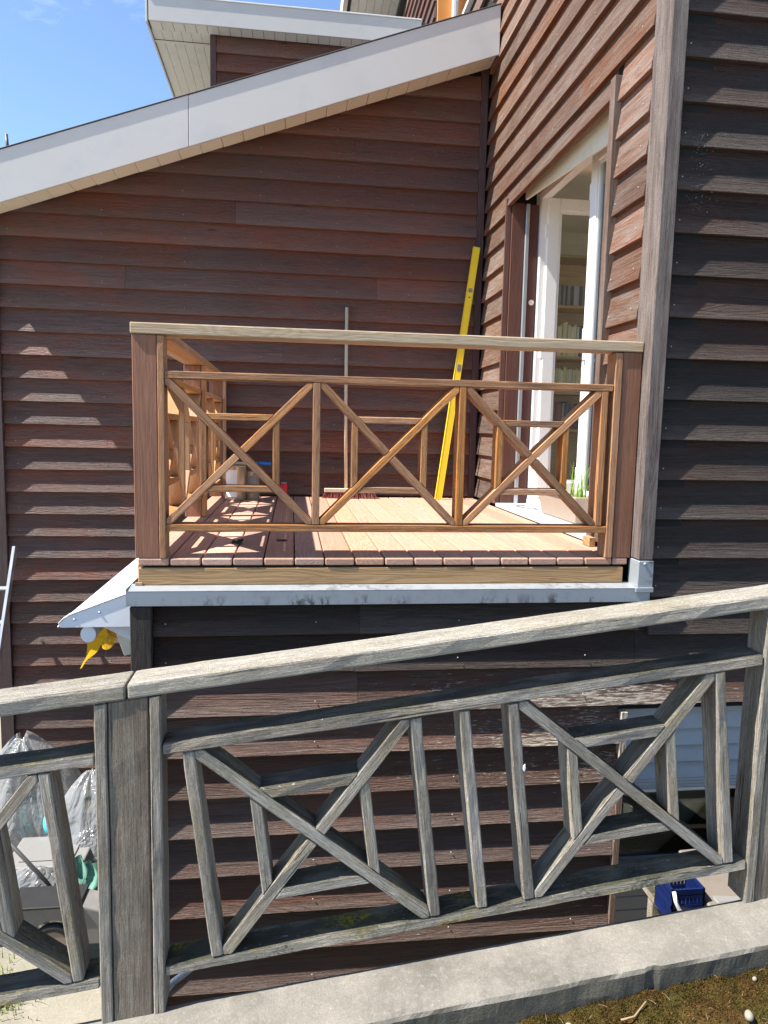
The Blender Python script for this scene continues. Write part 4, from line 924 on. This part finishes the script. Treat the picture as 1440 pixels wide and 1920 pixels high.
bm = bmesh.new(); boxbm(bm, (-1.16, 1.60, -2.4045), (-0.80, 1.85, -2.395)); bev(bm, 0.004); mesh_obj('lid_panel', bm, M['greyp'], sb)
for i, (a, b, lb) in enumerate((((-1.22, 1.45, -2.08), (-0.72, 1.35, -2.62), 'dark rod leaning in front of the clear bags, upper of the two'), ((-1.12, 1.30, -2.40), (-0.72, 1.22, -2.74), 'dark rod sloping across the grey storage box, lower of the two'))):
    tag(tube('rod', [a, b], 0.013, M['rod']), lb, 'rod')
ct = thing('plastic_cart', 'pale grey moulded plastic garden cart with dark tyre behind the fence', 'cart', (-0.72, 1.1, GZ))
bm = bmesh.new()
arch = [(-0.99, -2.335), (-0.60, -2.335), (-0.40, -2.40), (-0.40, -2.60), (-0.60, -2.60)]+[(-0.745+0.135*math.cos(a), -2.565+0.135*math.sin(a)) for a in [math.pi*i/10 for i in range(11)]]+[(-0.93, -2.60), (-0.99, -2.52)]
prism('cart_body', arch, 1.0, 1.18, M['greyp'], ct, 0, bevel=0.012, seg=2)
prism('cart_rim', rect(-1.0, -0.58, -2.343, -2.325), 0.985, 1.2, M['black'], ct, 0, bevel=0.004)
def torus_bm(R, r, n=24, m=10):
    bm = bmesh.new(); rows = [[bm.verts.new(((R+r*math.cos(2*math.pi*j/m))*math.cos(2*math.pi*i/n), r*math.sin(2*math.pi*j/m), (R+r*math.cos(2*math.pi*j/m))*math.sin(2*math.pi*i/n))) for j in range(m)] for i in range(n)]
    for i in range(n):
        for j in range(m): bm.faces.new((rows[i][j], rows[(i+1) % n][j], rows[(i+1) % n][(j+1) % m], rows[i][(j+1) % m]))
    return bm
wh = mesh_obj('wheel', torus_bm(0.105, 0.026), M['black'], ct, Matrix.Translation((-0.745, 1.02, -2.585)), True)
prism('hub', [(-0.745+0.085*math.cos(a), -2.585+0.085*math.sin(a)) for a in [i*math.pi/10 for i in range(20)]], 1.0, 1.03, M['beigep'], wh, 0, bevel=0.004)
bm = bmesh.new(); N = 26
g = [[None]*(N+1) for _ in range(N+1)]
for i in range(N+1):
    for j in range(N+1):
        u, v = i/N, j/N; f = 0.05*mnoise.noise(Vector((u*6, v*2, 4)))+0.02*mnoise.noise(Vector((u*16, v*6, 1)))
        g[i][j] = bm.verts.new((-0.80+0.30*u+0.03*math.sin(v*7), 1.46-0.16*v+f*1.6, -2.30-0.42*v+0.03*mnoise.noise(Vector((u*20, 0, 2)))*v-0.06*u))
for i in range(N):
    for j in range(N): bm.faces.new((g[i][j], g[i+1][j], g[i+1][j+1], g[i][j+1]))
for i in range(90):
    u = random.random(); p = Vector((-0.80+0.30*u, 1.30+random.uniform(-.02, .02), -2.71-0.06*u)); q = p+Vector((random.gauss(0, .012), random.gauss(0, .012), -0.035))
    vs = [bm.verts.new(p+Vector((-.003, 0, 0.02))), bm.verts.new(p+Vector((.003, 0, 0.02))), bm.verts.new(q)]; bm.faces.new(vs)
tag(mesh_obj('fringed_cloth', bm, M['tealcloth'], None, None, True), 'crumpled sea green cloth with frayed edge beside the fence post', 'cloth')
# yard grass
bm = bmesh.new()
for (cx, cy, r, nb) in ((-0.95, 0.75, 0.16, 260), (-0.30, 0.40, 0.11, 220), (-0.82, 0.25, 0.12, 240), (-0.62, 0.15, 0.10, 80), (-1.2, 1.0, 0.25, 200), (-2.6, 2.8, 0.5, 500)):
    for i in range(nb):
        a = random.random()*6.28; q = abs(random.gauss(0, 0.6))*r; b = random.random()*6.28
        blade(bm, (cx+q*math.cos(a), cy+q*math.sin(a), GZ), (math.cos(b), math.sin(b), 0), random.uniform(0.03, 0.10), 0.003, random.uniform(0.2, 0.9))
tag(mesh_obj('grass', bm, M['grass'], None), kind='stuff')
tube('hose', [(0.22, -1.02, -1.42), (0.276, -1.0, -1.297), (0.303, -1.0, -1.262), (0.338, -1.0, -1.236), (0.373, -0.99, -1.214), (0.42, -0.99, -1.205), (0.80, -0.99, -1.158)], 0.011, M['whitep'], None)
tag(bpy.data.objects['hose'], 'bent white plastic hose behind the foot of the thick fence post', 'hose')

# ------------------------------------------------------------------ shuttered opening at lower right
bm = bmesh.new()
boxbm(bm, (2.34, 0.9, GZ), (3.9, 1.0, -0.6)); boxbm(bm, (2.3, 0.11, GZ), (2.34, 0.9, -0.6)); boxbm(bm, (3.9, 0.11, GZ), (3.95, 0.9, -0.6)); boxbm(bm, (2.34, 0.11, -0.7), (3.9, 0.9, -0.6)); boxbm(bm, (2.34, 0.3, GZ), (3.9, 0.9, -1.72))
mesh_obj('cellar_walls', bm, M['room'], house)
bm = bmesh.new()
for a, b, c, d in ((2.335, 2.385, -1.70, -0.765), (3.85, 3.899, -1.70, -0.765), (2.385, 3.85, -1.70, -1.64), (2.385, 3.85, -0.82, -0.765)): boxbm(bm, (a, 0.10, c), (b, 0.15, d))
cwn = mesh_obj('cellar_window', bm, M['greyp'], house)
box('pane', (2.385, 0.12, -1.64), (3.85, 0.126, -0.82), M['glass'], cwn, bevel=0)
for i in range(7): box('panel_board', (2.336, 0.02, -1.80-0.075*i), (3.898, 0.10, -1.80-0.075*i+0.073), M['slat'], fw, bevel=0.004)
rs = box('roller_shutter', (2.336, 0.01, -0.80), (3.898, 0.09, -0.758), M['slat'], house, bevel=0.002)
for i in range(4):
    z1 = -0.802-0.088*i; prism('slat', [(0.045, z1), (0.05, z1), (0.022, z1-0.0865), (0.012, z1-0.0865)], -3.898, -2.337, M['slat'], rs, 0, frame((0, 0, 0), (0, 1, 0), (-1, 0, 0), (0, 0, 1)), bevel=0.0015)
for i in range(3):
    z1 = -1.1545-0.017*i; box('slat', (2.337, 0.012, z1-0.0155), (3.898, 0.03, z1), M['slat'], rs, bevel=0.002)
box('slat', (2.337, 0.008, -1.222), (3.898, 0.034, -1.2065), M['cream'], rs, bevel=0.002)
cb = thing('cardboard_box', 'beige cardboard box standing behind the cellar window glass', 'box', (2.62, 0.5, -1.72))
bm = bmesh.new(); boxbm(bm, (2.46, 0.33, -1.719), (2.78, 0.62, -1.28)); bev(bm, 0.004); mesh_obj('carton', bm, M['card'], cb)
box('flap', (2.46, 0.29, -1.30), (2.78, 0.329, -1.285), M['card'], cb, bevel=0.001)
bn = thing('bench', 'low wooden bench under the cellar window holding the basket and box', 'bench', (2.85, -0.3, GZ))
box('bench_top', (2.45, -0.41, -1.6700), (3.5, -0.10, -1.6350), M['fence'], bn)
for x in (2.47, 3.4):
    for y in (-0.40, -0.18): box('leg', (x, y, GZ), (x+0.05, y+0.05, -1.6710), M['fence'], bn, 'Z')
bs = thing('laundry_basket', 'royal blue plastic basket with slotted sides and pale handle by the cellar window', 'basket', (2.49, -0.3, -1.6340))
bx0, bx1, by0, by1, bz0, bz1 = 2.425, 2.585, -0.42, -0.27, -1.6340, -1.465
bm = bmesh.new()
boxbm(bm, (bx0, by0, bz0), (bx1, by1, bz0+0.012))
for z in (bz0+0.012, bz0+0.075, bz0+0.125, bz1-0.03):
    hh = 0.03 if z > bz1-0.04 else 0.018
    boxbm(bm, (bx0, by0, z), (bx1, by0+0.008, z+hh)); boxbm(bm, (bx0, by1-0.008, z), (bx1, by1, z+hh)); boxbm(bm, (bx0, by0, z), (bx0+0.008, by1, z+hh)); boxbm(bm, (bx1-0.008, by0, z), (bx1, by1, z+hh))
for i in range(9):
    x = bx0+0.0005+(bx1-bx0-0.011)*i/8; boxbm(bm, (x, by0+0.001, bz0+0.01), (x+0.010, by0+0.007, bz1-0.01)); boxbm(bm, (x, by1-0.007, bz0+0.01), (x+0.010, by1-0.001, bz1-0.01))
for i in range(12):
    y = by0+0.001+(by1-by0-0.012)*i/11; boxbm(bm, (bx0+0.001, y, bz0+0.01), (bx0+0.007, y+0.010, bz1-0.01)); boxbm(bm, (bx1-0.007, y, bz0+0.01), (bx1-0.001, y+0.010, bz1-0.01))
mesh_obj('basket_body', bm, M['blue'], bs)
tube('handle', [(2.43, by0-0.004, -1.4700), (2.436, by0-0.012, -1.5100), (2.45, by0-0.02, -1.5450), (2.475, by0-0.02, -1.5700), (2.51, by0-0.012, -1.5820), (2.54, by0-0.004, -1.5820)], 0.009, M['whitep'], bs)
gb = thing('crate_box', 'box with a warped grey beige lid right of the blue basket', 'box', (2.78, -0.3, -1.6340))
box('box_body', (2.64, -0.44, -1.6340), (2.96, -0.16, -1.5250), M['greyp'], gb, bevel=0.006)
bm = bmesh.new(); boxbm(bm, (-0.19, -0.17, 0), (0.19, 0.17, 0.022)); bev(bm, 0.01, 2)
mesh_obj('lid', bm, M['lidp'], gb, Matrix.Translation((2.79, -0.31, -1.5100)) @ Matrix.Rotation(math.radians(21), 4, 'X') @ Matrix.Rotation(math.radians(-3), 4, 'Y'))
tube('cable', [(3.0-0.40, 0.004, -1.02), (2.61, -0.002, -1.10), (2.60, -0.004, -1.17), (2.63, -0.002, -1.22), (2.58, -0.004, -1.20), (2.60, -0.004, -1.16)], 0.004, M['black'], None, 6)
tag(bpy.data.objects['cable'], 'thin dark cable dangling in front of the white roller shutter', 'cable')

# ------------------------------------------------------------------ moss, pebbles, twigs at the curb foot
def mz(x, y):
    edge = 1.30+0.35*(y+1.39)/-0.3
    d = max(0, min(1, (x-1.02+0.35*mnoise.noise(Vector((x*4, y*5, 3))))*2.0))
    f = max(0, 1-max(0, (-1.39-y)-0.20+0.13*max(0, min(1, (x-1.85)/0.4))+0.035*mnoise.noise(Vector((x*31, y*31, 6)))+0.02*mnoise.noise(Vector((x*83, y*83, 2)))-0.12*mnoise.noise(Vector((x*5, y*3, 1))))/0.06)
    return rz(x)-0.107+d*f*(0.030+0.024*mnoise.noise(Vector((x*11, y*11, 0)))+0.010*mnoise.noise(Vector((x*34, y*34, 5)))+0.004*mnoise.noise(Vector((x*110, y*110, 5))))
bm = bmesh.new(); nx, ny = 300, 70; x0, x1, y0, y1 = 0.95, 2.9, -1.80, -1.386
g = [[bm.verts.new((x0+(x1-x0)*i/nx, y0+(y1-y0)*j/ny, mz(x0+(x1-x0)*i/nx, y0+(y1-y0)*j/ny)-0.003)) for j in range(ny+1)] for i in range(nx+1)]
for i in range(nx):
    for j in range(ny): bm.faces.new((g[i][j], g[i+1][j], g[i+1][j+1], g[i][j+1]))
for i in range(16000):
    x, y = random.uniform(1.1, 2.6), -1.388-abs(random.gauss(0, 0.10)); z = mz(x, y)
    if z < rz(x)-0.092: continue
    a = random.random()*6.28; s = Vector((math.cos(a), math.sin(a), 0))*0.0016; t = Vector((random.gauss(0, .004), random.gauss(0, .004), random.uniform(.005, .015)))
    p = Vector((x, y, z-0.004)); bm.faces.new([bm.verts.new(p-s), bm.verts.new(p+s), bm.verts.new(p+t)])
tag(mesh_obj('moss', bm, M['moss'], None, None, True), kind='stuff')
def pebble(x, y, r, sq, label, seed):
    bm = bmesh.new(); bmesh.ops.create_icosphere(bm, subdivisions=3, radius=r)
    for v in bm.verts: v.co = Vector((v.co.x, v.co.y*0.8, v.co.z*sq))*(1+0.14*mnoise.noise(v.co/r*0.9+Vector((seed, 0, 0))))
    tag(mesh_obj('pebble', bm, M['stone'], None, Matrix.Translation((x, y, mz(x, y)+r*sq*0.6)) @ Matrix.Rotation(seed, 4, 'Z'), True), label, 'pebble')
pebble(2.005, -1.545, 0.016, 0.85, 'larger pale pebble in the moss towards the curb corner', 1.1)
pebble(1.505, -1.452, 0.012, 0.8, 'small pale pebble in the moss near the middle of the curb', 2.3)
pebble(2.10, -1.430, 0.008, 0.8, 'tiny pebble wedged in the moss close under the curb', 3.7)
bm = bmesh.new()
for i in range(45):
    x, y = random.uniform(1.25, 2.4), -1.40-abs(random.gauss(0, 0.11)); a = random.random()*3.14; l = random.uniform(0.012, 0.035); z = mz(x, y)+0.007
    d = Vector((math.cos(a), math.sin(a), random.gauss(0, .15)))*l; tubebm(bm, [Vector((x, y, z))-d*0.5, Vector((x, y, z+0.003)), Vector((x, y, z))+d*0.5], 0.0007, 4, 0.0003)
tag(mesh_obj('dry_needles', bm, M['twig'], None), kind='stuff')
tag(tube('twig', [(1.655, -1.470, mz(1.655, -1.47)+0.010), (1.70, -1.462, mz(1.70, -1.462)+0.013), (1.745, -1.442, mz(1.745, -1.442)+0.012)], 0.0030, M['twig'], None, 7, 0.0025), 'broken dry twig lying on the moss beside the curb', 'twig')

# ------------------------------------------------------------------ cobweb on the dark front wall
bm = bmesh.new()
for i in range(80):
    x, z = 2.47+abs(random.gauss(0.05, 0.04)), random.uniform(1.62, 1.97)
    bmesh.ops.create_icosphere(bm, subdivisions=1, radius=random.uniform(0.0004, 0.0012), matrix=Matrix.Translation((x, -0.064+random.uniform(-.004, .006), z)))
for i in range(5):
    a = Vector((2.45+random.random()*0.06, -0.062, 1.60+0.33*random.random())); b = a+Vector((random.uniform(0.02, 0.1), 0, random.uniform(-.08, .10)))
    tubebm(bm, [a, (a+b)/2-Vector((0, 0, 0.008)), b], 0.00012, 3)
tag(mesh_obj('cobweb', bm, M['web'], None), kind='stuff')
